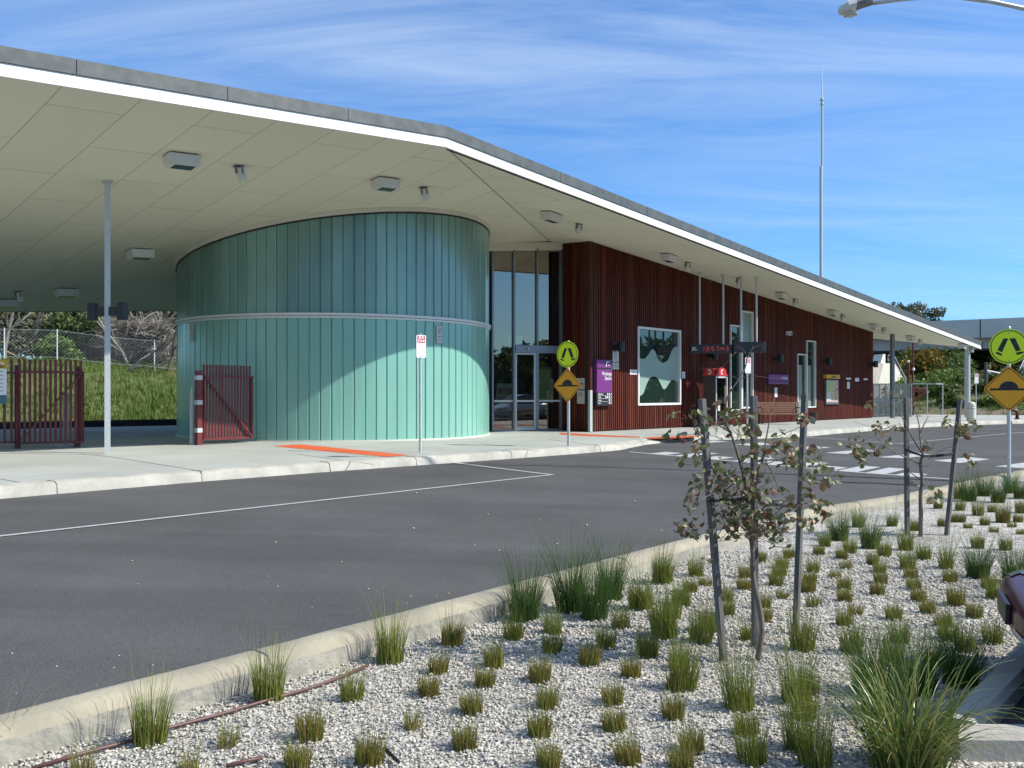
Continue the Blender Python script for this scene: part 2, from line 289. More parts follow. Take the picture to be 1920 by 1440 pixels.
# ------------------------------------------------------------------ mesh builders
class MB:
    def __init__(s): s.v = []; s.f = []; s.m = []; s.mi = 0
    def add(s, vs, fs):
        o = len(s.v); s.v += [tuple(p) for p in vs]; s.f += [tuple(i+o for i in f) for f in fs]; s.m += [s.mi]*len(fs); return s
    def box(s, c, size, ax=None, ay=None, az=None):
        c = Vector(c); ax = Vector(ax or (1,0,0)).normalized(); ay = Vector(ay).normalized() if ay else (Vector((0,0,1)).cross(ax) if abs(ax.z) < .9 else Vector((0,1,0))).normalized()
        az = Vector(az).normalized() if az else ax.cross(ay)
        x, y, z = ax*size[0]/2, ay*size[1]/2, az*size[2]/2
        vs = [c+x*i+y*j+z*k for k in (-1,1) for j in (-1,1) for i in (-1,1)]
        return s.add(vs, [(0,2,3,1),(4,5,7,6),(0,1,5,4),(2,6,7,3),(0,4,6,2),(1,3,7,5)])
    def bar(s, a, b, wd, th=None, side=None):
        a, b = Vector(a), Vector(b); d = b-a; th = th or wd
        if side is None: side = d.cross(UP) if d.normalized().cross(UP).length > .05 else Vector((1,0,0))
        side = Vector(side); side = (side-d*side.dot(d)/d.dot(d)).normalized()
        return s.box((a+b)/2, (d.length, wd, th), d, side)
    def tube(s, pts, rad, seg=8, cap=True):
        pts = [Vector(p) for p in pts]; n = len(pts); rad = rad if isinstance(rad, (list, tuple)) else [rad]*n
        ref = None; vs = []; fs = []
        for i, p in enumerate(pts):
            d = (pts[min(i+1, n-1)]-pts[max(i-1, 0)]).normalized()
            if ref is None: ref = d.orthogonal().normalized()
            ref = (ref-d*ref.dot(d)).normalized(); q = d.cross(ref)
            vs += [p+(ref*math.cos(2*math.pi*k/seg)+q*math.sin(2*math.pi*k/seg))*rad[i] for k in range(seg)]
        for i in range(n-1):
            for k in range(seg):
                a, b = i*seg+k, i*seg+(k+1) % seg; fs.append((a, b, b+seg, a+seg))
        if cap: fs += [tuple(range(seg-1, -1, -1)), tuple(range((n-1)*seg, n*seg))]
        return s.add(vs, fs)
    def cyl(s, a, b, r, seg=20): return s.tube([a, b], r, seg)
    def prism(s, pts, ext):
        """extrude an outline by a vector"""
        pts = [Vector(p) for p in pts]; n = len(pts); e = Vector(ext)
        vs = pts+[p+e for p in pts]
        fs = [tuple(range(n-1, -1, -1)), tuple(range(n, 2*n))]+[(i, (i+1) % n, (i+1) % n+n, i+n) for i in range(n)]
        return s.add(vs, fs)
    def lathe(s, prof, c, seg=20):
        c = Vector(c); vs = []; fs = []; n = len(prof)
        for r, z in prof: vs += [c+Vector((r*math.cos(2*math.pi*k/seg), r*math.sin(2*math.pi*k/seg), z)) for k in range(seg)]
        for i in range(n-1):
            for k in range(seg):
                a, b = i*seg+k, i*seg+(k+1) % seg; fs.append((a, b, b+seg, a+seg))
        fs += [tuple(range(seg-1, -1, -1)), tuple(range((n-1)*seg, n*seg))]
        return s.add(vs, fs)
    def poly(s, pts): return s.add(pts, [tuple(range(len(pts)))])
    def text(s, txt, size, o, right, up, align='LEFT', depth=.0, bold=0.0, sx=1.0):
        cu = bpy.data.curves.new('t', 'FONT'); cu.body = txt; cu.size = size; cu.align_x = align; cu.align_y = 'CENTER'; cu.offset = bold; cu.resolution_u = 2
        ob = bpy.data.objects.new('t', cu); C.objects.link(ob); dg = bpy.context.evaluated_depsgraph_get(); dg.update()
        me = bpy.data.meshes.new_from_object(ob.evaluated_get(dg)); o = Vector(o); right = Vector(right).normalized()*sx; up = Vector(up).normalized()
        nn = right.cross(up).normalized()
        vs = [o+right*v.co.x+up*v.co.y for v in me.vertices]; s.add(vs, [tuple(p.vertices) for p in me.polygons])
        bpy.data.objects.remove(ob); bpy.data.curves.remove(cu); bpy.data.meshes.remove(me); return s
    def build(s, name, mats, parent=None, smooth=False, bevel=0.0):
        me = bpy.data.meshes.new(name); off = Vector((0,0,0)); root = parent
        while root is not None: off = off+root.location; root = root.parent
        me.from_pydata([(p[0]-off.x, p[1]-off.y, p[2]-off.z) for p in s.v], [], s.f); me.update()
        return finish(name, me, mats, parent, s.m, smooth, bevel)
def finish(name, me, mats, parent=None, mi=None, smooth=False, bevel=0.0):
    for m in (mats if isinstance(mats, (list, tuple)) else [mats]): me.materials.append(M[m] if isinstance(m, str) else m)
    if mi is not None and len(me.materials) > 1: me.polygons.foreach_set('material_index', mi)
    if smooth: me.polygons.foreach_set('use_smooth', [True]*len(me.polygons))
    ob = bpy.data.objects.new(name, me); C.objects.link(ob)
    if parent is not None: ob.parent = parent
    bm = bmesh.new(); bm.from_mesh(me); bmesh.ops.recalc_face_normals(bm, faces=bm.faces)
    if bevel:
        es = [e for e in bm.edges if len(e.link_faces) == 2 and e.calc_face_angle(0) > .6]
        bmesh.ops.bevel(bm, geom=es, offset=bevel, segments=2, affect='EDGES', profile=.6)
    bm.to_mesh(me); bm.free(); return ob
def npmesh(name, V, Q, mats, parent=None, mi=None, smooth=False):
    """fast mesh from numpy: V (n,3), Q list of (k,4) or (k,3) arrays"""
    me = bpy.data.meshes.new(name); Q = np.asarray(Q); k = Q.shape[1]
    me.vertices.add(len(V)); me.vertices.foreach_set('co', np.asarray(V, dtype=np.float32).ravel())
    me.loops.add(Q.size); me.loops.foreach_set('vertex_index', Q.astype(np.int32).ravel())
    me.polygons.add(len(Q)); me.polygons.foreach_set('loop_start', np.arange(0, Q.size, k, dtype=np.int32))
    for m in (mats if isinstance(mats, (list, tuple)) else [mats]): me.materials.append(M[m])
    if mi is not None: me.polygons.foreach_set('material_index', np.asarray(mi, dtype=np.int32))
    if smooth: me.polygons.foreach_set('use_smooth', np.ones(len(Q), dtype=bool))
    me.update(calc_edges=True); me.validate()
    ob = bpy.data.objects.new(name, me); C.objects.link(ob)
    if parent is not None: ob.parent = parent
    return ob
def tag(o, label, cat, group=None):
    o['label'] = label; o['category'] = cat
    if group: o['group'] = group
    return o
def thing(name, label, cat, loc=(0,0,0), group=None):
    o = bpy.data.objects.new(name, None); o.empty_display_size = .2; o.location = loc; C.objects.link(o); return tag(o, label, cat, group)
def struct(o, kind='structure'): o['kind'] = kind; return o
def copy_tree(o, parent=None):
    c = o.copy(); C.objects.link(c); c.parent = parent
    for ch in list(o.children): copy_tree(ch, c)
    return c

# ================================================================== THE SETTING: ground, road, kerbs, paths
b = MB(); b.poly([(-700,-500,-1.2),(700,-500,-1.2),(700,900,-1.2),(-700,900,-1.2)]); struct(b.build('ground', 'farground'))

NEAR = [(-2500,1974),(-1200,1643),(0,1337),(470,1218),(930,1100),(1280,1010),(1500,955),(1687,927),(1762,912),(1850,893),(1920,880),(2150,842),(2600,795)]
nk = []
a_, b_, c_ = GP['road']
for px, py in NEAR[2:]: nk.append(hit('road', px, py, .13))
d0 = (nk[1]-nk[0]).normalized(); nk = [nk[0]-d0*16]+nk
for p in nk: p.z = hz('road', p.x, p.y)+.13
FAR = [(0,935),(380,902.5),(620,884),(1000,857),(1150,845),(1185,839),(1225,832),(1290,827),(1373,824),(1502,819),(1581,812),(1719,802),(1839,796.5),(1920,794),(2060,789)]
fk = [hit('road', px, py) for px, py in FAR]
def cat(pl, n=5):
    out = []
    for i in range(len(pl)-1):
        p0, p1, p2, p3 = pl[max(i-1,0)], pl[i], pl[i+1], pl[min(i+2,len(pl)-1)]
        for k in range(n):
            t = k/n; out.append(.5*((2*p1)+(p2-p0)*t+(2*p0-5*p1+4*p2-p3)*t*t+(3*p1-p0-3*p2+p3)*t**3))
    return out+[pl[-1]]
fk = fk[:3]+cat(fk[3:])
d1 = (fk[1]-fk[0]).normalized(); fk = [fk[0]-d1*18]+fk
d2 = (fk[-1]-fk[-2]).normalized(); fk.append(fk[-1]+Vector((1,.35,0))*60)
def offs(pl, d):
    """offset a ground polyline sideways (left of travel positive)"""
    out = []
    for i, p in enumerate(pl):
        t = (pl[min(i+1, len(pl)-1)]-pl[max(i-1, 0)]); t.z = 0; t.normalize(); out.append(p+Vector((-t.y, t.x, 0))*(d[i] if isinstance(d, list) else d))
    return out
def roadz(p, d=0): return Vector((p.x, p.y, hz('road', p.x, p.y)+d))
b = MB(); farb = [roadz(p, -.004) for p in offs(fk, .12)]; nearb = [roadz(p) for p in offs(nk, -.06)]
b.poly(nearb+[roadz(Vector((80, 30, 0))), ]+farb[::-1]); ro = b.build('road', 'asphalt'); struct(ro)

# far footpath slab and its kerb
def fpz(p, d=0): return Vector((p.x, p.y, hz('fp', p.x, p.y)+d))
def strip(b, rows):
    """quads between successive cross-sections"""
    n = len(rows[0]); vs = [v for r in rows for v in r]
    fs = [(i*n+j, i*n+j+1, (i+1)*n+j+1, (i+1)*n+j) for i in range(len(rows)-1) for j in range(n-1)]
    b.add(vs, fs)
def dense(pl, step=.6):
    out = []
    for p, q in zip(pl[:-1], pl[1:]):
        n = max(1, int((q-p).length/step))
        if (q-p).length > 30: n = 6
        out += [p+(q-p)*i/n for i in range(n)]
    return out+[pl[-1]]
fkd = dense(fk); base = fkd
def lower(i):                                             # dropped kerb where the zebra crossing meets the path
    p = fkd[i]; px = CX+F*p.x/p.y
    return 0.5 if 1200 < px < 1480 else (.5+.5*min(1, max(1200-px, px-1480)/60.0))
K0 = offs(base, 0); K1 = offs(base, .03); K2 = offs(base, .09); K3 = offs(base, [.30-.14*(1-lower(i)) for i in range(len(base))])
rows = []
for i in range(len(base)):
    lo = lower(i); top = lambda p: hz('road', p.x, p.y)+(hz('fp', p.x, p.y)+.004-hz('road', p.x, p.y))*lo
    j = random.uniform(-.004, .004)
    rows.append([Vector((K0[i].x, K0[i].y, hz('road', K0[i].x, K0[i].y)-.05)), Vector((K1[i].x, K1[i].y, top(K1[i])-.035*lo+j)), Vector((K2[i].x, K2[i].y, top(K2[i])+j)), Vector((K3[i].x, K3[i].y, hz('fp', K3[i].x, K3[i].y)+.004))])
b = MB(); strip(b, rows); struct(b.build('kerb', 'kerb', smooth=True))
E2 = Vector((.703,.711,0)); P2 = Vector((-.711,.703,0)); K = Vector((-1.35,18.82,0))
PL = K+P2*16.7                                            # platform edge line, parallel to the roof
b = MB(); inner = [fpz(p) for p in offs(fkd, [.29-.14*(1-lower(i)) for i in range(len(fkd))])]
b.poly(inner[:1]+inner[1:]+[fpz(inner[-1]+Vector((-6,9,0))), fpz(Vector((22,58,0))), fpz(PL+E2*26), fpz(PL-E2*34)])
struct(b.build('footpath', 'path'))
# joints sawn in the kerb and path
b = MB()
for px, py in [(57,930),(380,902),(617,884),(643,882),(793,872),(965,859.5),(1115,848)]:
    p = hit('road', px, py); i = min(range(len(base)), key=lambda k: (base[k]-p).length); n = (K3[i]-K0[i]).normalized()
    r = rows[i]
    for q0, q1 in ((r[0], r[1]), (r[1], r[2]), (r[2], r[3])): b.bar(q0-n*.004+UP*.003, q1+UP*.004, .012, .006)
for pts in ([(380,884),(210,857),(150,851)],[(50,907),(0,898)],[(0,850),(200,853)],[(830,853),(965,842),(1010,846)],[(700,871),(560,852)],[(1120,836),(1030,824)],[(1245,829),(1180,822)]):
    q = [hit('fp', x, y)+UP*.002 for x, y in pts]
    for p0, p1 in zip(q[:-1], q[1:]): b.bar(p0, p1, .014, .004)
struct(b.build('path_joint', 'greyink'))
# near kerb: raised upstand, its back face exposed above the gravel
nd = dense(nk, .25); N = len(nd)
cs = [(-.02,-.16),(-.005,0),(-.045,.004),(-.13,.0),(-.165,-.018),(-.178,-.06),(-.185,-.36)]
offl = {d: offs(nd, d) for d, _ in cs}; rows = []
for i in range(N):
    r = []
    for k, (d, dz) in enumerate(cs):
        p = offl[d][i]; wob = (random.uniform(-.012, .012) if k in (4, 5) else random.uniform(-.003, .003))
        top = hz('road', nd[i].x, nd[i].y)+.13
        q = Vector((p.x, p.y, top+dz+wob*.6)) 
        if k >= 5:
            t = (nd[min(i+1,N-1)]-nd[max(i-1,0)]); t.z = 0; t.normalize(); q += Vector((t.y,-t.x,0))*(wob+.012)
        r.append(q)
    rows.append(r)
b = MB(); strip(b, [r[:6] for r in rows]); kb = b.build('kerb', 'nearkerb', smooth=True); struct(kb)
b = MB(); strip(b, [[r[5], (r[5]+r[6])/2+Vector((random.uniform(-.01,.012), -random.uniform(-.004,.014), 0)), r[6]] for r in rows]); struct(b.build('kerb_back', 'kerbrough', smooth=True))
b = MB()
for px, py in [(470,1218),(1130,1048),(1590,942),(1010,1080)]:
    p = hit('road', px, py, .13); i = min(range(N), key=lambda k: (nd[k]-p).length)
    for k in range(1, 5): b.bar(rows[i][k]+UP*.002, rows[i][k+1]+UP*.002, .012, .006)
struct(b.build('kerb_joint', 'greyink'))
# gravel bed
bedpts = [Vector((p.x, p.y, 0)) for p in offs(nk, -.15)]
KA0, KA1 = Vector((2.02,4.28,0)), Vector((7.2,10.4,0)); KB1 = Vector((7.5,4.05,0))
b = MB(); b.poly(bedpts+[Vector((70,26,0)), Vector((40,16,0)), KA1+Vector((4,3,0)), KA0, KB1, Vector((9,-3,0)), Vector((-14,-12,0))]); struct(b.build('gravel_bed', 'gravelbase'))
def inbed(x, y):
    """right of the kerb, left of the car-park kerb"""
    for p, q in zip(bedpts[:-1], bedpts[1:]):
        if (q.x-p.x)*(y-p.y)-(q.y-p.y)*(x-p.x) > 0 and min(p.y,q.y)-.5 <= y <= max(p.y,q.y)+.5: return False
    d = KA1-KA0
    if y > KB1.y and x > KA0.x and d.x*(y-KA0.y)-d.y*(x-KA0.x) < 0.02: return False
    return True
# loose stones lying on it
ico = bmesh.new(); bmesh.ops.create_icosphere(ico, subdivisions=1, radius=1); IV = np.array([v.co[:] for v in ico.verts]); IF = np.array([[v.index for v in f.verts] for f in ico.faces]); ico.free()
pts = []
for zone, dens in (((2.2,4.2),3600),((4.2,6.5),2300),((6.5,9.5),1100)):
    y0, y1 = zone; n = int(dens*(y1-y0)*(y1*1.24))
    ys = rng.uniform(y0, y1, n); xs = rng.uniform(-.62, .62, n)*y1
    pts += [(x, y) for x, y in zip(xs, ys) if abs(x) < .6*y+.1 and inbed(x, y)]
pts = np.array(pts); n = len(pts)
sz = rng.uniform(.0045, .0105, n)[:,None,None]*np.where(pts[:,1] > 6, 1.3, 1.0)[:,None,None]; asp = rng.uniform(.6, 1.25, (n,1,3)); asp[:,:,2] *= .75
ang = rng.uniform(0, 2*np.pi, n); ca, sa = np.cos(ang), np.sin(ang)
jit = rng.uniform(.8, 1.2, (n, len(IV), 1)); V = IV[None]*asp*sz*jit
X = V[:,:,0]*ca[:,None]-V[:,:,1]*sa[:,None]+pts[:,0,None]; Y = V[:,:,0]*sa[:,None]+V[:,:,1]*ca[:,None]+pts[:,1,None]; Z = V[:,:,2]+rng.uniform(.0, .012, n)[:,None]
V = np.stack([X,Y,Z], -1).reshape(-1,3); Q = (IF[None]+(np.arange(n)*len(IV))[:,None,None]).reshape(-1,3)
st = npmesh('gravel', V, Q, 'gravelstone'); struct(st, 'stuff'); tag(st, 'loose white and grey gravel covering the planting bed', 'gravel')
# a few stones kicked onto the road
V = []; Q = []
for px, py in [(106,1250),(22,1226),(180,1285),(214,1252),(258,1096),(286,1248),(223,1230),(503,1081),(517,1017),(247,1052),(212,1253),(585,1139),(671,1141),(763,1131),(770,1119),(818,1118),(841,1113),(900,968),(915,965),(850,1000),(1044,1020),(1080,1018),(1214,1011),(780,925),(890,1022),(935,1033),(640,1054),(775,991),(1180,990),(1240,995),(30,1300),(1100,985),(690,1105),(520,1100),(1190,940),(1012,975)]:
    p = hit('road', px, py); s = random.uniform(.005,.011)*max(.7, p.y/8); o = len(V)*1
    A = IV*np.array([s*1.2, s, s*.6])+np.array(p)+np.array([0,0,s*.4]); Q.append(IF+sum(len(a) for a in V)); V.append(A)
st = npmesh('road_grit', np.concatenate(V), np.concatenate(Q), 'gravelstone'); struct(st, 'stuff'); tag(st, 'white gravel grains scattered over the dark road', 'gravel')

# car-park kerb and bay to the right
def kerbbar(b, p, q, wd, h):
    d = (q-p).normalized(); n = Vector((-d.y, d.x, 0))
    prof = [(-wd/2,-.25),(-wd/2,h-.03),(-wd/2+.03,h),(wd/2-.03,h),(wd/2,h-.03),(wd/2,-.25)]
    b.add([e+n*x+UP*z for e in (p, q) for x, z in prof], [(i, (i+1)%6, (i+1)%6+6, i+6) for i in range(6)]+[tuple(range(5,-1,-1)), tuple(range(6,12))])
b = MB(); kerbbar(b, KA0+Vector((.06,.02,0)), KA1, .17, .12); struct(b.build('kerb', 'kerb'))
b = MB(); kerbbar(b, KA0-Vector((.03,.1,0)), KB1-Vector((0,.02,0)), .15, .125); struct(b.build('kerb', 'concrete'))
b = MB(); b.poly([KA0+Vector((.02,.0,.01)), KB1+Vector((0,0,.01)), Vector((24,4,.01)), Vector((24,12,.01)), KA1+Vector((0,0,.01))]); struct(b.build('car_park', 'asphalt'))
b = MB(); b.poly([Vector((-60,-40,-.02)), Vector((60,-40,-.02)), Vector((60,-3,-.02)), Vector((-14,-12,-.02)), Vector((-60,-60,-.02))]); struct(b.build('car_park', 'asphalt'))

# painted road lines
def line(b, pts, wd):
    q = [hit('road', x, y) for x, y in pts]
    L = [p+UP*.004 for p in offs(q, wd/2)]; Rr = [p+UP*.004 for p in offs(q, -wd/2)]; strip(b, [[l, r] for l, r in zip(L, Rr)])
b = MB(); line(b, [(-400,1050.5),(0,1005.5),(520,947.5),(1038,890)], .085); line(b, [(850,867.5),(950,880),(1036,890.5)], .085); struct(b.build('road_line', 'paint'))
b = MB(); line(b, [(1505,819.5),(1600,826),(1684,832)], .085); line(b, [(1684,832),(1800,821),(1920,810.5),(2050,800)], .085); struct(b.build('road_line', 'paint'))
b = MB(); line(b, [(1180,847.5),(1290,857),(1430,870),(1560,882),(1700,892.5),(1790,899)], .13)
for x, y in [(1232,852),(1275,856),(1330,860.5),(1385,866),(1435,870),(1487,875.5),(1545,880),(1588,884),(1640,888),(1697,893)]:
    p = hit('road', x, y); u = Vector((.62,.785,0)); v = hit('road', x+20, y+1.8)-p; v.z = 0; v.normalize(); big = [0,1,0,1,0,1,0,1,1,0][[1232,1275,1330,1385,1435,1487,1545,1588,1640,1697].index(x)]
    L = 1.55 if big else .8; wdt = .36 if big else .42
    b.poly([roadz(q, .0045) for q in (p-v*wdt/2, p+v*wdt/2, p+v*wdt/2+u*L, p-v*wdt/2+u*L)])
struct(b.build('road_line', 'paint'))
b = MB()
for blk in ([(1378,833.5),(1425,830),(1462,832.5),(1412,836.5)],[(1462,842),(1530,836.5),(1558,839.5),(1500,843.5)],[(1546,849.5),(1620,842.5),(1645,846),(1588,851.5)],[(1645,857.5),(1722,850),(1756,853.5),(1692,859.5)],[(1750,864),(1818,857.5),(1856,861.5),(1800,868.5)],[(1866,875),(1925,867),(1960,871),(1920,878.5)],[(1300,829),(1340,826.5),(1366,828),(1326,831)]):
    b.poly([hit('road', x, y)+UP*.005 for x, y in blk])
struct(b.build('zebra_crossing', 'paint'))

# tactile paving
def tactile(pts):
    b = MB(); q = [hit('fp', x, y)+UP*.004 for x, y in pts]; b.poly(q)
    xs = [p.x for p in q]; ys = [p.y for p in q]
    def inside(x, y):
        c = False; j = len(q)-1
        for i in range(len(q)):
            if (q[i].y > y) != (q[j].y > y) and x < (q[j].x-q[i].x)*(y-q[i].y)/(q[j].y-q[i].y)+q[i].x: c = not c
            j = i
        return c
    st = .075; x = min(xs)
    while x < max(xs):
        y = min(ys)
        while y < max(ys):
            if inside(x, y):
                z = hz('fp', x, y)+.004; r = .016
                b.add([(x-r,y-r,z),(x+r,y-r,z),(x+r,y+r,z),(x-r,y+r,z),(x-r*.6,y-r*.6,z+.006),(x+r*.6,y-r*.6,z+.006),(x+r*.6,y+r*.6,z+.006),(x-r*.6,y+r*.6,z+.006)], [(4,5,6,7),(0,1,5,4),(1,2,6,5),(2,3,7,6),(3,0,4,7)])
            y += st
        x += st
    return struct(b.build('tactile_paving', 'orange'))
tactile([(512,836.5),(562,833.5),(768,853.5),(725,856.8),(560,841.5)])
tactile([(1205,820.5),(1300,817.2),(1312,819),(1275,821.6),(1215,823)])
tactile([(1048,811.5),(1052,815),(1105,818),(1200,820.8),(1200,819),(1105,814.5)])

# dark platform edge at the back, and the grassy bank beyond the tracks
b = MB(); p0 = PL-E2*34; p1 = PL+E2*8
for p, q, o, wd, h in ((p0, p1, 0, .5, .17),):
    b.prism([fpz(p), fpz(p+P2*wd), fpz(p+P2*wd, h), fpz(p, h)], Vector((q.x-p.x, q.y-p.y, hz('fp', q.x, q.y)-hz('fp', p.x, p.y))))
struct(b.build('platform_edge', 'blackblue' if 'blackblue' in M else 'black'))
b = MB(); b.bar(fpz(p0+P2*.02, .195), fpz(p1+P2*.02, .195), .06, .05); struct(b.build('platform_coping', 'redpaint'))
def bankh(u, p):                                          # u along the platform, p away from it
    t = min(1, max(0, (p-20.5)/11.0)); s = t*t*(3-2*t)
    return -0.7+3.45*s+.25*math.sin(u*.31)*s+.16*math.sin(u*.9+p*.6)*s+(max(0, p-31.5)*.03)
gu = np.linspace(-60, 34, 90); gp = np.concatenate([np.linspace(17.3, 34, 36), np.linspace(36, 90, 12)])
V = []; 
for u in gu:
    for p in gp: q = K+E2*u+P2*p; V.append((q.x, q.y, bankh(u, p)))
Q = [(i*len(gp)+j, (i+1)*len(gp)+j, (i+1)*len(gp)+j+1, i*len(gp)+j+1) for i in range(len(gu)-1) for j in range(len(gp)-1)]
ob = npmesh('grassy_bank', np.array(V), np.array(Q), 'bankground', smooth=True); struct(ob)
# hillside on the right
def hillh(x, y):
    d = (y-54.5)+max(0, (x-30))*.12
    t = max(0, d); g = 1/(1+math.exp(-(x-21-.10*t)/2.2))
    return .22*min(1, t*.7)+g*(3.6*(1-math.exp(-t/16))+.22*math.sin(x*.5+t*.33)*min(1, t/4)+.15*math.sin(x*1.3-t*.7)*min(1, t/4))
gx = np.linspace(-8, 80, 90); gy = np.concatenate([np.linspace(53.5, 80, 40), np.linspace(82, 140, 12)])
V = [(x, y, hillh(x, y)) for x in gx for y in gy]; Q = [(i*len(gy)+j, (i+1)*len(gy)+j, (i+1)*len(gy)+j+1, i*len(gy)+j+1) for i in range(len(gx)-1) for j in range(len(gy)-1)]
struct(npmesh('hillside', np.array(V), np.array(Q), 'hillsoil', smooth=True))
b = MB(); b.poly([(19,54.0,.24),(26,52.5,.27),(27,54.8,.3),(19,56.5,.3)]); struct(b.build('sandy_verge', 'sand'))

# ================================================================== THE STATION BUILDING
ST = thing('station_building', 'station with white-edged sweeping roof, round green glass drum and red timber walls', 'station', (0,0,0))
Lp = K-E2*14.5; Ep = Vector((25.7,50.6,0)); E3 = Vector((9.7,51.7,0)); Bk = Vector((5.87,48.8,0)); Lb = Lp+P2*15.9
def on(k, p, d=0): return Vector((p.x, p.y, hz(k, p.x, p.y)+d))
b = MB()
b.poly([on('s2',Lp), on('s2',Lb), on('s2',Bk), on('s2',K)]); b.poly([on('s1',K), on('s1',Bk), on('s1',E3), on('s1',Ep)])
so_ = b.build('soffit', 'soffit', ST)
uvl = so_.data.uv_layers.new(name='UVMap')
for pl in so_.data.polygons:
    for li in pl.loop_indices:
        v = so_.data.vertices[so_.data.loops[li].vertex_index].co; d = Vector((v.x, v.y, 0))-K
        uvl.data[li].uv = (d.dot(P2)-.72+300, -d.dot(E2)-.29+119*2) if pl.index == 0 else (-d.dot(WN)-.72+300, d.dot(WS)+119*2)
b = MB()                                                  # roof sheeting above
b.poly([on('s2',Lp,.40), on('s2',K,.40), on('s2',Bk,.40), on('s2',Lb,.40)]); b.poly([on('s1',K,.40), on('s1',Ep,.40), on('s1',E3,.40), on('s1',Bk,.40)])
b.build('roof', 'zinc', ST)
# fold line strip in the soffit
b = MB(); F1 = K+(Bk-K)*.45; b.bar(on('s1',K,-.004), on('s1',F1,-.004), .018, .01); b.build('fold_strip', 'greyink', ST)
def edge_run(b, k, p, q, z0, z1, out, th, seg, gap):
    d = Vector((q.x-p.x, q.y-p.y, 0)); L = d.length; n = max(1, round(L/seg)); t = d/L; nn = Vector((t.y, -t.x, 0))
    for i in range(n):
        a = p+d*(i/n)+t*(gap/2 if i else 0); c = p+d*((i+1)/n)-t*(gap/2 if i < n-1 else 0)
        A = [on(k, a, z0), on(k, c, z0), on(k, c, z1), on(k, a, z1)]
        o = nn*out; i_ = nn*(out-th)
        vs = [v+o for v in A]+[v+i_ for v in A]
        b.add(vs, [(0,1,2,3),(7,6,5,4),(0,4,5,1),(1,5,6,2),(2,6,7,3),(3,7,4,0)])
runs = (('s2', Lp, K), ('s1', K, Ep), ('s1', Ep, E3), ('s2', Lb, Lp))
b = MB()
for k, p, q in runs: edge_run(b, k, p, q, -.006, .185, .01, .05, 2.45 if k == 's2' else 3.7, .005)
b.build('fascia', 'white', ST)
b = MB()
for k, p, q in runs: edge_run(b, k, p, q, .187, .415, .035, .06, 2.45 if k == 's2' else 3.7, .012)
b.build('roof_flashing', 'zinc', ST)
b = MB()
for k, p, q in runs: edge_run(b, k, p, q, .0, .40, -.06, .08, 60, 0)
for p, q in ((Bk, Lb), (E3, Bk)): edge_run(b, 's2' if p is Bk else 's1', p, q, -.004, .41, 0, .05, 60, 0)
b.build('roof_edge_core', 'dark', ST)

# --- the glass drum
DC, DR = Vector((-5.0,26.5,0)), 4.34
npan = 102; zband = CAMZ+1.84
def arc(a, r): return Vector((DC.x+r*math.cos(a), DC.y+r*math.sin(a), 0))
lo, up, gaps, gaps2 = MB(), MB(), MB(), MB()
for i in range(npan):
    a0 = 2*math.pi*i/npan; a1 = 2*math.pi*(i+1)/npan; g = .0022
    e0, e1 = random.uniform(-.0045,.0045), random.uniform(-.0045,.0045); pr = [(a0+g, DR-.012), (a0+g*2.6, DR+e0), (a1-g*2.6, DR+e1), (a1-g, DR-.012)]
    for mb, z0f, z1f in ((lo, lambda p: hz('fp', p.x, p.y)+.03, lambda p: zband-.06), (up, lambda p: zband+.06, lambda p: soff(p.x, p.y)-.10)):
        P = [arc(a, r) for a, r in pr]
        vs = [Vector((p.x, p.y, z0f(p))) for p in P]+[Vector((p.x, p.y, z1f(p))) for p in P]
        mb.add(vs, [(j, j+1, j+5, j+4) for j in range(3)])
    P = [arc(a0-.0045, DR-.016), arc(a0+.0045, DR-.016)]
    gaps.add([Vector((p.x, p.y, hz('fp', p.x, p.y)))for p in P]+[Vector((p.x, p.y, soff(p.x, p.y)-.02)) for p in P[::-1]], [(0,1,2,3)])
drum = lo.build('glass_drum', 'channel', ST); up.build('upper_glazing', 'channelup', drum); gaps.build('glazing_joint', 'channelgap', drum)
def ring(b, r0, r1, zf0, zf1, n=120):
    rows = []
    for i in range(n+1):
        a = 2*math.pi*i/n; p0, p1 = arc(a, r0), arc(a, r1)
        rows.append([Vector((p0.x,p0.y,zf0(p1))), Vector((p1.x,p1.y,zf0(p1))), Vector((p1.x,p1.y,zf1(p1))), Vector((p0.x,p0.y,zf1(p1)))])
    strip(b, rows)
b = MB(); ring(b, DR-.03, DR+.035, lambda p: zband-.06, lambda p: zband-.012); ring(b, DR-.03, DR+.06, lambda p: zband+.0, lambda p: zband+.06); b.build('drum_band', 'aluwhite', drum)
b = MB(); ring(b, DR-.03, DR+.015, lambda p: zband-.012, lambda p: zband+.0); b.build('band_groove', 'black', drum)
b = MB(); ring(b, DR-.03, DR+.05, lambda p: soff(p.x,p.y)-.11, lambda p: soff(p.x,p.y)-.004); b.build('top_trim', 'creamcon', drum)
b = MB(); ring(b, DR-.03, DR+.02, lambda p: soff(p.x,p.y)-.15, lambda p: soff(p.x,p.y)-.11); b.build('top_gasket', 'black', drum)
b = MB(); ring(b, DR-.03, DR+.025, lambda p: hz('fp',p.x,p.y)-.02, lambda p: hz('fp',p.x,p.y)+.035); b.build('plinth', 'creamcon', drum)

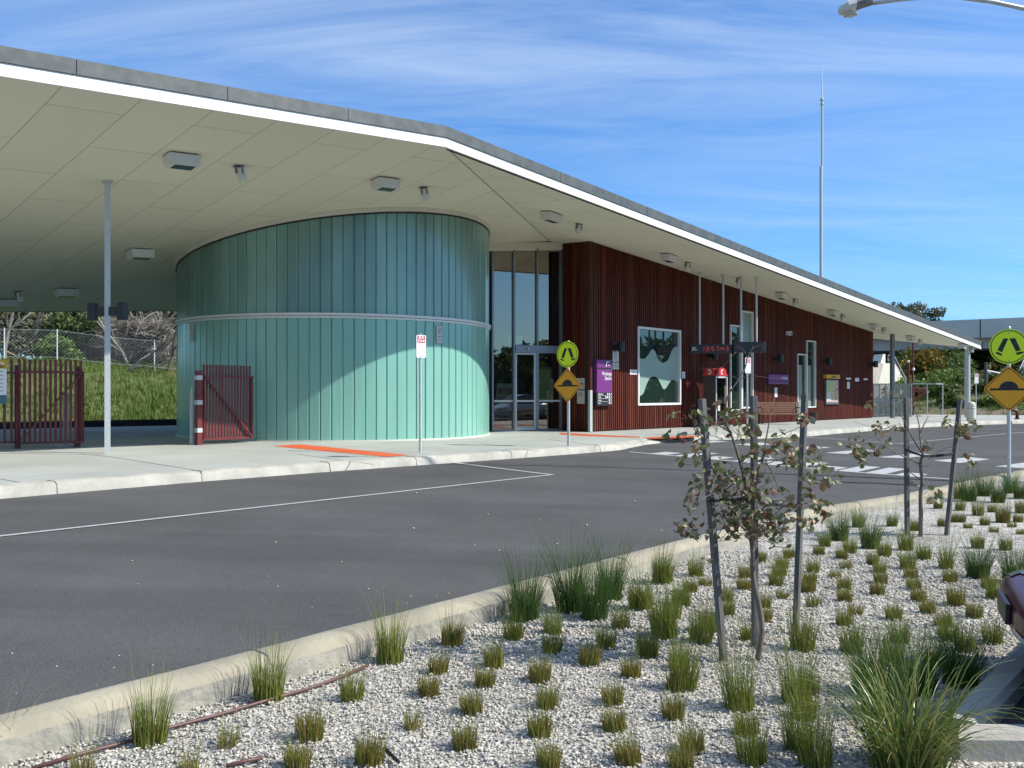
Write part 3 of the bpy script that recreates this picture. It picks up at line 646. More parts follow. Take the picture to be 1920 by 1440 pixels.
# --- timber clad wall with window openings
def hgt(px, py, s): return wall_z(px, py)
win = []                                                  # (s0, s1, z0, z1)
def wrect(x0, x1, ytop, ybot):
    s0, s1 = wall_s(x0), wall_s(x1); return (s0, s1, wall_z(x0, ybot), wall_z(x0, ytop))
win.append(wrect(1195, 1275.5, 611.7, 760.5)); 
w2l = wrect(1368.5, 1390, 608.5, 771); w2r = (wall_s(1390), wall_s(1411), wall_z(1390, 766), wall_z(1390, 582))
w3l = wrect(1494.5, 1512, 663, 787); w3r = (wall_s(1512), wall_s(1528.5), wall_z(1512, 764.5), wall_z(1512, 638))
win += [w2l, w2r, w3l, w3r]
SEND = wall_s(1637.5)
bt = MB(); pitch = .118; nb = int(SEND/pitch)
for i in range(nb+1):
    s = .0+i*pitch; p = W(s, 0, 0); z0 = hz('fp', p.x, p.y)+.035; z1 = soff(p.x, p.y)-.012
    segs = [(z0, z1)]
    for (a, c, lo_, hi_) in win:
        if a-.03 < s < c+.03:
            ns = []
            for u, v in segs:
                if hi_ <= u or lo_ >= v: ns.append((u, v)); continue
                if lo_-.0 > u+.03: ns.append((u, lo_))
                if v > hi_+.03: ns.append((hi_, v))
            segs = ns
    for u, v in segs:
        if v-u > .05: bt.box(W(s, -.02, (u+v)/2), (.068, .055, v-u), WS, WN, UP)
wall = bt.build('timber_wall', 'batten', ST)
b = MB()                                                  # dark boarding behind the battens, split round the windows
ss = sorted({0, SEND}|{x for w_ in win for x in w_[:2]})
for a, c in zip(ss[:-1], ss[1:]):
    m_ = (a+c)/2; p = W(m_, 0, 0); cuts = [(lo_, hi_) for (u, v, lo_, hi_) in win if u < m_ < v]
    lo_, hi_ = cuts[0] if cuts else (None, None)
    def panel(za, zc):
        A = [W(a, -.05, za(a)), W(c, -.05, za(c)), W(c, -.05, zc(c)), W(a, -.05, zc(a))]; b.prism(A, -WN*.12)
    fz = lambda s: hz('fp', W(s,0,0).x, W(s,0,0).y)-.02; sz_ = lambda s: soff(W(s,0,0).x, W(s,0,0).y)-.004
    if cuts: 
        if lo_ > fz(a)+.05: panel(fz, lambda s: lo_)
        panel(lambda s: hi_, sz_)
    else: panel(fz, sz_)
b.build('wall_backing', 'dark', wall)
GR = Vector((1.583,29.55,0))                               # the splayed return beside the entry
b = MB(); d = GR-W0; L = d.length; t = d/L; nn = Vector((t.y*-1, t.x, 0)); nn = -Vector((t.y,-t.x,0))
nn = Vector((-t.y, t.x, 0))
n_ = int(L/pitch)
for i in range(n_+1):
    p = W0+t*(.02+i*pitch); z0 = hz('fp', p.x, p.y)+.035; z1 = soff(p.x, p.y)-.012; b.box(Vector((p.x, p.y, (z0+z1)/2))+nn*-.02, (.068,.055,z1-z0), t, nn, UP)
rw = b.build('return_wall', 'batten', ST)
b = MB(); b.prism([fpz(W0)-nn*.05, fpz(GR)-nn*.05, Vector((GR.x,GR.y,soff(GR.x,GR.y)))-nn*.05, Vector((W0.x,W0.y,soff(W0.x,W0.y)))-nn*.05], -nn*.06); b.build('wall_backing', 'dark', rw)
b = MB(); 
for a, c in (((SEND, -.1), (SEND-.0, -11)), ((SEND-.2, -11), (1.5, -11)), ((1.2, -11), (1.2, -2.3))):
    p, q = W(a[0], a[1], 0), W(c[0], c[1], 0); dd = (q-p).normalized(); sd_ = Vector((dd.y,-dd.x,0))
    b.prism([fpz(p), fpz(q), on('s1', q, -.01), on('s1', p, -.01)], sd_*.12)
b.build('inner_wall', 'brown', ST)
b = MB(); b.box(W0+Vector((-.012,-.02,0))+UP*(hz('fp',2.4,28.5)+.65), (.10,.10,1.28), (t.x,t.y,0)); b.build('corner_guard', 'galv', rw)

# --- windows
def window(rect, fw, name='window', film=None, n=.0):
    s0, s1, z0, z1 = rect; b = MB()
    for (a, c, u, v) in ((s0, s1, z1-fw, z1), (s0, s1, z0, z0+fw), (s0, s0+fw, z0+fw, z1-fw), (s1-fw, s1, z0+fw, z1-fw)):
        b.box(W((a+c)/2, -.03+n, (u+v)/2), (c-a, .14, v-u), WS, WN, UP)
    fr = b.build(name, 'aluwhite', ST)
    b = MB(); b.poly([W(s0+fw, -.06, z0+fw), W(s1-fw, -.06, z0+fw), W(s1-fw, -.06, z1-fw), W(s0+fw, -.06, z1-fw)]); b.build('pane', 'pane', fr); return fr
w1 = window(win[0], .075)
# frosted wave film: outline measured as fractions of the pane
s0, s1, z0, z1 = win[0]; s0 += .08; s1 -= .08; z0 += .08; z1 -= .08
def smooth(pts, n=10):
    out = []
    for i in range(len(pts)-1):
        p0, p1, p2, p3 = pts[max(i-1,0)], pts[i], pts[i+1], pts[min(i+2,len(pts)-1)]
        for k in range(n):
            t_ = k/n; out.append(tuple(.5*((2*p1[j])+(-p0[j]+p2[j])*t_+(2*p0[j]-5*p1[j]+4*p2[j]-p3[j])*t_*t_+(-p0[j]+3*p1[j]-3*p2[j]+p3[j])*t_**3) for j in (0,1)))
    return out+[pts[-1]]
top = smooth([(0,.63),(.08,.605),(.17,.605),(.26,.66),(.33,.725),(.38,.735),(.44,.70),(.50,.60),(.57,.565),(.65,.565),(.75,.61),(.85,.74),(.93,.795),(1,.80)])
bot = smooth([(0,.095),(.08,.10),(.15,.14),(.22,.255),(.30,.34),(.39,.365),(.48,.345),(.55,.28),(.62,.20),(.68,.195),(.75,.25),(.82,.305),(.90,.32),(1,.285)])
b = MB(); mid = lambda f: W(s0+f[0]*(s1-s0), -.055, z0+f[1]*(z1-z0))
T = [mid(f) for f in top]; Bm = [mid(f) for f in bot]; nT = min(len(T), len(Bm)); strip(b, [[Bm[int(i*(len(Bm)-1)/(nT-1))], T[int(i*(len(T)-1)/(nT-1))]] for i in range(nT)])
b.build('frosted_film', 'frost', w1)
window(w2l, .06); wr = window(w2r, .06, n=.004)
b = MB(); s0, s1, z0, z1 = w2r; b.poly([W(s0+.06,-.055,z1-1.25), W(s1-.06,-.055,z1-1.42), W(s1-.06,-.055,z1-.06), W(s0+.06,-.055,z1-.06)]); b.build('blind', 'paleblind', wr)
for rct, fr in ((w3l, window(w3l, .05)), (w3r, window(w3r, .05, n=.004))):
    s0, s1, z0, z1 = rct; zt = wall_z(1512, 685); b = MB(); b.poly([W(s0+.05,-.055,z0+.05), W(s1-.35,-.055,z0+.05), W(s1-.35,-.055,zt), W(s0+.05,-.055,zt)]); b.build('blind', 'paleblind', fr)

# --- glazed entry
G1 = Vector((-.66,28.45,0)); gd = (GR-G1).normalized(); gn = Vector((gd.y,-gd.x,0)); GL = (GR-G1).length
def gpos(px):                                             # distance along the glazing seen at a pixel column
    k = (px-CX)/F; return (k*G1.y-G1.x)/(gd.x-k*gd.y)
def gp_(u, z, n=0): p = G1+gd*u+gn*n; return Vector((p.x, p.y, z))
def gz(px, py): u = gpos(px); p = G1+gd*u; return CAMZ+(HY-py)/F*p.y
eu = [0.05, gpos(963), gpos(1006.5), GL-.03]; zt1, zt0 = gz(990, 647.5), gz(990, 661.5)
b = MB()
top_z = lambda u: soff((G1+gd*u).x, (G1+gd*u).y)-.22
bot_z = lambda u: hz('fp', (G1+gd*u).x, 0)+.0
for u in eu: b.box(gp_(u, (bot_z(u)+top_z(u))/2), (.06, .13, top_z(u)-bot_z(u)), gd, gn, UP)
b.box(gp_((eu[1]+eu[3])/2, (zt0+zt1)/2, .012), (eu[3]-eu[1]-.07, .16, zt1-zt0), gd, gn, UP)
ud = gpos(1001); b.box(gp_(ud+.09, (bot_z(ud)+zt0)/2), (.12, .12, zt0-bot_z(ud)-.004), gd, gn, UP)
for a, c in zip(eu[:-1], eu[1:]): 
    b.bar(gp_(a+.03, top_z(a)-.03), gp_(c-.03, top_z(c)-.03), .06, .06); b.box(gp_((a+c)/2, bot_z(a)+.03), (c-a-.062, .10, .06), gd, gn, UP) if a != eu[1] else None
ent = b.build('glazed_entry', 'alu', ST)
b = MB(); b.prism([gp_(-.1, top_z(-.1)+.002, .05), gp_(GL+.05, top_z(GL)+.002, .05), gp_(GL+.05, top_z(GL)+.26, .05), gp_(-.1, top_z(-.1)+.26, .05)], -gn*.12); b.build('bulkhead', 'creamcon', ent)
def pane(u0, u1, z0, z1a, z1b, nm='pane', n=-.01):
    b = MB(); b.poly([gp_(u0, z0, n), gp_(u1, z0, n), gp_(u1, z1b, n), gp_(u0, z1a, n)]); return b.build(nm, 'glass', ent)
pane(eu[0]+.03, eu[1]-.03, bot_z(0)+.06, top_z(eu[0])-.06, top_z(eu[1])-.06)
pane(eu[1]+.03, eu[2]-.03, zt1, top_z(eu[1])-.06, top_z(eu[2])-.06)
pane(eu[2]+.03, eu[3]-.03, zt1, top_z(eu[2])-.06, top_z(eu[3])-.06)
pane(ud+.15, eu[3]-.03, bot_z(0)+.06, zt0, zt0)
b = MB(); u0, u1 = eu[1]+.035, ud+.03; z0, z1 = bot_z(1)+.02, zt0-.01           # sliding door leaf
for (a, c, u, v) in ((u0, u0+.05, z0, z1), (u1-.05, u1, z0, z1), (u0+.05, u1-.05, z1-.05, z1), (u0+.05, u1-.05, z0, z0+.10)): b.box(gp_((a+c)/2, (u+v)/2, .035), (c-a, .05, v-u), gd, gn, UP)
dr = b.build('door', 'galv', ent)
b = MB(); b.poly([gp_(u0+.05, z0+.1, .035), gp_(u1-.05, z0+.1, .035), gp_(u1-.05, z1-.05, .035), gp_(u0+.05, z1-.05, .035)]); b.build('pane', 'glass', dr)
zs = gz(940, 752)
b = MB()
for a, c in ((eu[0]+.03, eu[1]-.03), (u0+.05, u1-.05), (ud+.15, eu[3]-.03)): b.box(gp_((a+c)/2, zs, .008 if a != u0+.05 else .045), (c-a, .003, .055), gd, gn, UP)
b.build('safety_strip', 'notice', ent)
b = MB(); q = gp_(gpos(987), (zt0+zt1)/2, .11); b.cyl(q, q+gn*.05, .035, 12); b.build('door_sensor', 'notice', ent)
b = MB(); zc0 = gz(955, 612); b.box(gp_(gpos(973), gz(973, 637), -.25), (.5,.03,.28), gd, gn, UP); b.build('hanging_notice', 'notice', ent)
# back of the entry hall: header above an opening to the platform
b = MB(); p, q = W(-7.2, -9.5, 0), W(1.2, -9.5, 0); zz = CAMZ+1.75
b.prism([Vector((p.x,p.y,zz)), Vector((q.x,q.y,zz)), on('s1', q, -.3), Vector((p.x,p.y,soff(p.x,p.y)-.02))], WN*.1)
p, q = W(-3.6, -9.5, 0), W(1.2, -9.5, 0); b.prism([fpz(p), fpz(q), Vector((q.x,q.y,zz)), Vector((p.x,p.y,zz))], WN*.1)
b.build('hall_back_wall', 'brown', ST)

# --- columns
def column(px, ytop, Z, r, square=None, name='column', mat='galv'):
    p = at(px, HY, Z); z1 = soff(p.x, p.y)+.02; z0 = hz('fp', p.x, p.y)-.02; b = MB()
    if square: b.box(Vector((p.x, p.y, (z0+z1)/2)), (square, square, z1-z0), (math.cos(R(24)), math.sin(R(24)), 0)); b.box(Vector((p.x,p.y,z1-.03)), (square*1.7, square*1.7, .03), (math.cos(R(24)), math.sin(R(24)), 0))
    else: b.cyl(Vector((p.x,p.y,z0)), Vector((p.x,p.y,z1)), r, 20); b.cyl(Vector((p.x,p.y,z0)), Vector((p.x,p.y,z0+.03)), r*1.8, 20)
    return b.build(name, mat, ST, smooth=not square) if square else b.build(name, mat, ST)
colA = column(201.5, 340, 17.8, 0, .105); column(1814, 655, 49.9, .14); column(1673, 637, 47.5, .12, mat='alu')

# ================================================================== FITTINGS ON THE BUILDING
ORD = ['first','second','third','fourth','fifth','sixth','seventh','eighth','ninth','tenth','eleventh','twelfth','thirteenth','fourteenth','fifteenth','sixteenth','seventeenth','eighteenth','nineteenth','twentieth']
def snorm(p):                                             # local soffit frame: along the joints, down
    k = 's2' if hz('s2', p.x, p.y) < hz('s1', p.x, p.y) else 's1'; a_, bx, by = GP[k]
    n = Vector((bx, by, -1)).normalized(); d = (E2 if k == 's2' else WS).copy(); d = (d-n*d.dot(n)).normalized(); return d, n.cross(d), n
def ceiling_light():
    t = thing('ceiling_light', '', 'ceiling light', (0,0,0), 'box lights under the white soffit')
    b = MB(); b.add([(-.30,-.17,0),(.30,-.17,0),(.30,.17,0),(-.30,.17,0),(-.27,-.15,-.20),(.27,-.15,-.20),(.27,.15,-.20),(-.27,.15,-.20)], [(0,1,5,4),(1,2,6,5),(2,3,7,6),(3,0,4,7),(0,3,2,1),(4,5,6,7)]); b.build('housing', 'fitting', t)
    b = MB(); b.box((0,0,-.2025), (.40,.21,.005)); b.build('lens', 'lens', t)
    b = MB(); b.box((0,.02,.012), (.50,.30,.03)); b.build('mounting_plate', 'black', t); return t
def ceiling_speaker():
    t = thing('ceiling_speaker', '', 'speaker', (0,0,0), 'can speakers bracketed under the soffit')
    b = MB(); b.tube([(.03,0,-.05),(.055,0,-.29)], [.085,.085], 18); b.tube([(.055,0,-.285),(.057,0,-.305)], [.09,.075], 18); b.build('can', 'fitting', t, smooth=False)
    b = MB(); b.box((0,0,-.008), (.2,.12,.016)); b.box((-.07,0,-.08), (.015,.05,.15)); b.box((.02,.10,-.10), (.03,.012,.16)); b.box((.02,-.10,-.10), (.03,.012,.16)); b.build('bracket', 'alu', t); return t
def place_soffit(o, px, py, label, dz=.0, s=1.0):
    p = hits(px, py); d, e, n = snorm(p); m = Matrix((d, n.cross(d)*-1 if False else -n.cross(d)*-1, -n)).transposed()
    y = (-n).cross(d); m = Matrix((d, y, -n)).transposed().to_4x4(); m.translation = p+n*dz; o.matrix_world = m @ Matrix.Diagonal((s,s,s,1)); o['label'] = label
lights = [(340,291,'large white box light nearest the road, left of the tall galvanised column top'),(263,468,'white box light under the soffit to the left of the glass drum'),(124,542,'shaded white box light at the back, left of the galvanised column'),(722,336,'white box light above the glass drum, before the fold in the soffit'),
 (1035,399,'white box light just right of the fold, above the glazed entry'),(1255,477,'white box light above the big wave-patterned window'),(1467,549,'white box light right of the rods holding the clock display'),(1563,582,'white box light above the yellow map board'),(1640,608,'white box light above the right end of the timber wall'),(1708,630,'small white box light above the steel mesh enclosure'),(1805,645,'white box light next to the far end post of the roof'),(12,562,'dim white box light at the left edge, deep under the roof')]
L0 = ceiling_light()
for i, (x, y, l) in enumerate(lights): place_soffit(L0 if i == 0 else copy_tree(L0), x, y, l, .03)
spk = [(447,311,'speaker can between the two box lights left of the drum'),(793,351,'speaker can above the top of the glass drum'),(1085,419,'speaker can above the dark timber corner by the entry'),(1289,491,'speaker can over the wall above the big window'),(1385,521,'speaker can between the rods of the clock display'),(1491,560,'speaker can fourth along the timber wall, right of the display rods'),(1580,589,'speaker can above the yellow map board'),(1657,614,'speaker can above the end of the timber wall'),(1725,636,'speaker can over the mesh enclosure'),(33,546,'dim speaker can at the left edge under the roof'),(1823,650,'speaker can at the tip of the roof beside the end post')]
S0 = ceiling_speaker()
for i, (x, y, l) in enumerate(spk): place_soffit(S0 if i == 0 else copy_tree(S0), x, y, l)

def wall_lamp():
    t = thing('wall_lamp', '', 'wall lamp', (0,0,0), 'black wall lamps along the timber wall')
    b = MB(); b.lathe([(.10,-.16),(.11,-.15),(.11,.15),(.10,.16)], (0,-.26,0), 20); b.build('lamp_body', 'black', t)
    b = MB(); b.box((0,-.09,0), (.16,.18,.20)); b.box((0,-.01,0), (.22,.02,.26)); b.build('bracket', 'black', t); return t
rotW = Matrix((WS, -WN, UP)).transposed().to_4x4()        # local -y points out of the wall
LW = wall_lamp(); 
for i, (x, y, l) in enumerate([(1157,651,'black wall lamp above the pair of white notices'),(1333,666,'black wall lamp half hidden below the red clock display'),(1457,672,'black wall lamp above the small purple sign'),(1549,678,'black wall lamp above the yellow map board'),(1636,683,'black wall lamp at the far corner of the timber wall')]):
    o = LW if i == 0 else copy_tree(LW); s = wall_s(x, .1); p = W0+WS*s+WN*.1; m = rotW.copy(); m.translation = W(s, .005, CAMZ+(HY-y)/F*p.y); o.matrix_world = m; o['label'] = l
# twin lamp on the column
cp = at(201.5, HY, 17.8); zt = at(201.5, 584, 17.8).z
t = thing('twin_lamp', 'pair of black cylinder lamps on a bar through the galvanised column', 'lamp', (cp.x, cp.y, zt))
ddir = Vector((.985,-.17,0)); b = MB(); b.box((cp.x,cp.y,zt), (.50,.07,.17), ddir); b.build('crossbar', 'black', t)
for sgn in (-1, 1):
    b = MB(); q = Vector((cp.x,cp.y,zt))+ddir*.315*sgn; b.lathe([(.085,-.17),(.10,-.165),(.10,.165),(.085,.17)], q, 20); b.build('lamp_body', 'black', t)

# notices fixed to the walls
def notice(px0, px1, py0, py1, label, mat='notice', rows=5, name='notice', big=None, group=None):
    s0, s1 = wall_s(px0), wall_s(px1); z0, z1 = wall_z(px0, py1), wall_z(px0, py0)
    t = thing(name, label, 'notice', W((s0+s1)/2, .0, (z0+z1)/2), group)
    b = MB(); b.box(W((s0+s1)/2, .012, (z0+z1)/2), (s1-s0, .012, z1-z0), WS, WN, UP); b.build('plate', mat, t)
    b = MB(); h = (z1-z0)/(rows+1)
    for i in range(rows):
        wdt = (s1-s0)*random.uniform(.45,.8); b.box(W((s0+s1)/2, .020, z1-h*(i+.9)), (wdt, .003, h*.32), WS, WN, UP)
    b.build('print', 'greyink', t); return t
notice(1148, 1159.5, 657, 678.5, 'upper white notice beside the purple station sign', rows=6); notice(1148, 1159.5, 680, 692.5, 'lower white notice beside the purple station sign', rows=4)
notice(1180.5, 1193.5, 693, 702, 'small wide white notice left of the big wave window', 'signwhite', 2)
notice(1278.5, 1283.8, 697, 709, 'narrow white notice right of the big wave window', 'signwhite', 3)
notice(1452, 1456.8, 727, 744.5, 'tall white notice below the small purple sign', 'signwhite', 4)
notice(1586.5, 1594.5, 708, 711.5, 'thin white plate right of the yellow map board', 'signwhite', 1); notice(1588, 1592.6, 716, 728.5, 'tall white plate under the thin white plate on the timber wall', 'signwhite', 3)
notice(1603, 1610, 708.5, 715, 'square white plate on the far part of the timber wall', 'signwhite', 2); notice(1619, 1626, 709.5, 712.5, 'small white plate nearest the wall end', 'signwhite', 1)
t = thing('security_light', 'small white sensor light high on the timber wall', 'sensor light', W(wall_s(1476), 0, wall_z(1476,625))); b = MB(); b.box(W(wall_s(1476), .08, wall_z(1476,625)), (.34,.16,.17), WS, WN, UP); b.build('body', 'fitting', t, bevel=.02); b = MB(); b.box(W(wall_s(1476), .165, wall_z(1476,625)-.02), (.2,.01,.08), WS, WN, UP); b.build('lens', 'lens', t)
# notices on the dark return wall
rd = (W0-GR).normalized(); rn = Vector((rd.y,-rd.x,0))
def rpos(px): k = (px-CX)/F; return (k*GR.y-GR.x)/(rd.x-k*rd.y)
def RP(u, z, n=0): p = GR+rd*u+rn*n; return Vector((p.x,p.y,z))
def rz(px, py): p = GR+rd*rpos(px); return CAMZ+(HY-py)/F*p.y
u0, u1 = rpos(1083.5), rpos(1097.5)
t = thing('notice', 'grey notice with a round camera symbol on the dark return wall', 'notice', RP((u0+u1)/2, rz(1090,720)))
b = MB(); b.box(RP((u0+u1)/2, rz(1090,719.5), .03), (u1-u0,.012,rz(1090,709)-rz(1090,730)), rd, rn, UP); b.build('plate', 'notice', t)
c0 = RP((u0+u1)/2, rz(1090,720), .0375); 
def ringmesh(b, c, ax, r0, r1, n=32, up=UP):
    A = [c+ax*math.cos(2*math.pi*i/n)*r1+up*math.sin(2*math.pi*i/n)*r1 for i in range(n)]; B = [c+ax*math.cos(2*math.pi*i/n)*r0+up*math.sin(2*math.pi*i/n)*r0 for i in range(n)]
    b.add(A+B, [(i,(i+1)%n,(i+1)%n+n,i+n) for i in range(n)])
def disc(b, c, ax, r, n=32, up=UP): b.poly([c+ax*math.cos(2*math.pi*i/n)*r+up*math.sin(2*math.pi*i/n)*r for i in range(n)])
b = MB(); ringmesh(b, c0, rd, .12, .135); b.box(c0+rd*.02, (.10,.002,.07), rd, rn, UP); disc(b, c0-rd*.05, rd, .035); b.build('symbol', 'ink', t)
t = thing('notice', 'grey text notice below the round camera symbol by the entry', 'notice', RP((u0+u1)/2, rz(1090,745)))
b = MB(); b.box(RP((u0+u1)/2, rz(1090,744.5), .03), (u1-u0,.012,rz(1090,732)-rz(1090,757)), rd, rn, UP); b.build('plate', 'notice', t)
b = MB()
for i in range(4): b.box(RP((u0+u1)/2, rz(1090,736+i*2.2), .038), ((u1-u0)*(.7-.1*(i%2)),.002,.012), rd, rn, UP)
b.build('print', 'greyink', t)
# notices on the drum
for px, py0, py1, lab in ((823,611,643.5,'grey speaker-and-button notice panel on the sunny side of the drum'),(360,607.5,640,'grey notice panel on the shaded left side of the drum')):
    k = (px-CX)/F; A_ = k*k+1; B_ = -2*(k*DC.x+DC.y); C_ = DC.x**2+DC.y**2-(DR+.02)**2; Z = (-B_-math.sqrt(B_*B_-4*A_*C_))/(2*A_); p = Vector((k*Z, Z, 0)); n = (p-DC); n.z = 0; n.normalize(); ax = Vector((-n.y, n.x, 0))
    z0, z1 = CAMZ+(HY-py1)/F*Z, CAMZ+(HY-py0)/F*Z; c = Vector((p.x,p.y,(z0+z1)/2)); t = thing('notice', lab, 'notice', c)
    b = MB(); b.box(c+n*.01, (.18,.025,z1-z0), ax, n, UP); b.build('plate', 'notice', t); b = MB()
    for f in (.25, -.25): ringmesh(b, c+n*.024+UP*f*(z1-z0), ax, .045, .055)
    for f in (.45, .02, .30, -.12): b.box(c+n*.024+UP*f*(z1-z0), (.11,.002,.012), ax, n, UP)
    b.build('print', 'greyink', t); b = MB(); b.box(c+n*.025+UP*.18*(z1-z0), (.07,.003,.02), ax, n, UP); b.build('slot', 'ink', t)

def logo(b, o, h, ax=None, n=None):
    """slanted stroke with an arm across the top"""
    ax = ax or WS; w_ = h*.16
    q = lambda x, z: o+ax*x+UP*z
    b.poly([q(0,0), q(w_*1.1,0), q(w_*1.1+h*.24,h*.80), q(w_*1.1+h*.34,h*.86), q(h*1.05,h*.86), q(h*1.07,h), q(h*.30,h), q(h*.17,h*.86)])
# purple station sign
s0, s1 = wall_s(1112.5), wall_s(1140.5); z0, z1 = wall_z(1112.5, 761), wall_z(1112.5, 674.5); sm = (s0+s1)/2; wd = s1-s0
t = thing('station_sign', 'tall purple station name sign with a black list of facilities at its foot', 'sign', W(sm, 0, z0))
zb = z0+(z1-z0)*.285
b = MB(); b.box(W(sm, .07, (zb+z1)/2), (wd,.14,z1-zb), WS, WN, UP); b.build('panel', 'purple', t)
b = MB(); b.box(W(sm, .07, (zb+z0)/2-.001), (wd,.139,zb-z0-.004), WS, WN, UP); b.box(W(sm-.03*wd, .1425, z1-(z1-z0)*.185), (wd*.94,.005,.045), WS, WN, UP); b.build('list_panel', 'ink', t)
b = MB(); R_ = lambda f, g, n=.146: W(s0+wd*f, n, z1-(z1-z0)*g)
logo(b, R_(.58,.148), .17); b.text('line', .09, R_(.73,.108), WS, UP, bold=.001, sx=.9)
b.text('Wodonga', .165, R_(.96,.30), WS, UP, 'RIGHT', bold=.0015, sx=.80); b.text('Station', .165, R_(.96,.40), WS, UP, 'RIGHT', bold=.0015, sx=.80)
for i, tx in enumerate(('Information','Toilets','Lockers','Phone')):
    g = .745+.066*i; b.text(tx, .065, R_(.06,g), WS, UP, bold=.001, sx=.85)
    for k in range([2,3,1,1][i]): disc(b, R_([.70,.58,.82,.82][i]+.12*k, g), WS, .030, 16)
    q = R_(.95, g); b.poly([q+WS*.03, q-WS*.02+UP*.03, q-WS*.02-UP*.03])
    if i: b.box(R_(.5, g-.033, .1415), (wd*.94,.002,.006), WS, WN, UP)
b.build('lettering', 'signwhite', t)
# small purple sign
s0, s1 = wall_s(1437), wall_s(1474); z0, z1 = wall_z(1437, 720), wall_z(1437, 702); sm = (s0+s1)/2; wd = s1-s0
t = thing('station_sign', 'small wide purple name sign above the bench', 'sign', W(sm, 0, z0)); b = MB(); b.box(W(sm, .05, (z0+z1)/2), (wd,.1,z1-z0), WS, WN, UP); b.build('panel', 'purple', t)
b = MB(); b.box(W(sm, .1025, z0+(z1-z0)*.30), (wd*.94,.005,.05), WS, WN, UP); b.build('stripe', 'ink', t)
b = MB(); b.text('Wodonga', .15, W(s1-.10, .106, z0+(z1-z0)*.68), WS, UP, 'RIGHT', bold=.0015); b.build('lettering', 'signwhite', t)
# yellow map board
s0, s1 = wall_s(1545), wall_s(1568.5); zt_, zh, zb_ = wall_z(1545,702.2), wall_z(1545,709.8), wall_z(1545,758.5); sm = (s0+s1)/2; wd = s1-s0
t = thing('map_board', 'map and timetable board with a yellow header on the timber wall', 'map board', W(sm, 0, zb_))
b = MB(); b.box(W(sm-.06, .09, (zt_+zh)/2), (wd+.12,.16,zt_-zh), WS, WN, UP); b.build('header', 'yellow', t)
b = MB(); b.text('Bus map', .14, W(sm-.02, .174, (zt_+zh)/2), WS, UP, 'CENTER', bold=.005); b.build('lettering', 'ink', t)
b = MB(); b.box(W(sm, .05, (zh+zb_)/2-.02), (wd,.1,zh-zb_-.05), WS, WN, UP); b.build('frame', 'alu', t)
def patch(b, f0, f1, g0, g1, n=.1025): 
    zz = lambda g: zh-.09-(zh-zb_-.2)*g; b.poly([W(s0+.06+(wd-.12)*f0, n, zz(g0)), W(s0+.06+(wd-.12)*f1, n, zz(g0)), W(s0+.06+(wd-.12)*f1, n, zz(g1)), W(s0+.06+(wd-.12)*f0, n, zz(g1))])
b = MB(); patch(b, 0, 1, 0, 1, .1015); b.build('sheet', 'notice', t)
M['mapgreen'] = pm('map_green', (.42,.47,.22), (.30,.40,.16), 9, .5); M['mapred'] = pm('map_red', (.42,.12,.06), (.55,.38,.30), 7, .5, lo=.42, hi=.5)
b = MB(); patch(b, .02, .60, .02, .52); b.build('street_map', 'mapgreen', t); b = MB(); patch(b, .63, .99, .02, .97); patch(b, .02, .62, .95, .985); patch(b, .02,.60,.535,.555); b.build('red_listing', 'mapred', t)
b = MB(); patch(b, .36, .60, .57, .80, .103); b.build('yellow_key', 'mapgreen', t); b = MB(); patch(b, .42, .52, .84, .93, .103); b.build('dark_logo', 'ink', t)

# hanging clock display: perpendicular to the wall, on four rods from the soffit
pa, pb = Vector((6.32,32.75,0)), Vector((8.95,32.45,0)); dd = (pb-pa).normalized(); dn = Vector((dd.y,-dd.x,0))
t = thing('clock_display', 'black hanging clock display with red digits on four rods', 'clock display', (pa+pb)/2+UP*(CAMZ+1.5))
def DX(px): k = (px-CX)/F; return (k*pa.y-pa.x)/(dd.x-k*dd.y)
def DP(u, z, n=0): p = pa+dd*u+dn*n; return Vector((p.x,p.y,z))
def DZ(py, u): return CAMZ+(HY-py)/F*(pa+dd*u).y
a0, a1, a2, a3 = DX(1294.5), DX(1371.5), DX(1372.5), DX(1429)
zl = (DZ(663.5,a0)+DZ(648,a0))/2
b = MB(); b.box(DP((a0+a1)/2, zl+.02), (a1-a0,.24,.31), dd, dn, UP); b.build('clock_case', 'black', t, bevel=.008)
b = MB(); b.box(DP((a2+a3)/2+.03, zl+.075, .05), (a3-a2,.30,.37), dd, dn, UP); b.build('message_case', 'black', t, bevel=.008)
b = MB(); b.box(DP(a3+.06, zl+.075, .05), (.10,.29,.36), dd, dn, UP); b.build('end_cap', 'zinc', t)
b = MB(); logo(b, DP(a0+.05, zl-.05, .1225), .13, dd); b.text('line', .065, DP(a0+.12, zl-.005, .1225), dd, UP, bold=.003); b.build('emblem', 'signwhite', t)
b = MB(); u = DX(1315)
SEG = {'0':'abcdef','1':'bc','3':'abgcd','4':'fgbc','5':'afgcd','7':'abc'}
def digit(b, ch, u, z, h):
    w_ = h*.52; th = h*.09
    P = {'a':(w_/2,h,1),'g':(w_/2,h/2,1),'d':(w_/2,0,1),'f':(0,h*.75,0),'b':(w_,h*.75,0),'e':(0,h*.25,0),'c':(w_,h*.25,0)}
    for s_ in SEG[ch]:
        x, y, hor = P[s_]; b.box(DP(u+x, z+y, .1225), (w_*.8 if hor else th, .002, th if hor else h*.40), dd, dn, UP)
hh = .135; uu = DX(1316)
for gi, grp in enumerate(('13','57','43')):
    for k, ch in enumerate(grp): digit(b, ch, DX(1314.5+gi*18.5)+k*.15+.02, zl-.045, hh)
    if gi < 2:
        for zz in (.03,.09): b.box(DP(DX(1314.5+gi*18.5)+.315, zl-.05+zz, .1225), (.018,.002,.018), dd, dn, UP)
b.build('digits', 'led', t)
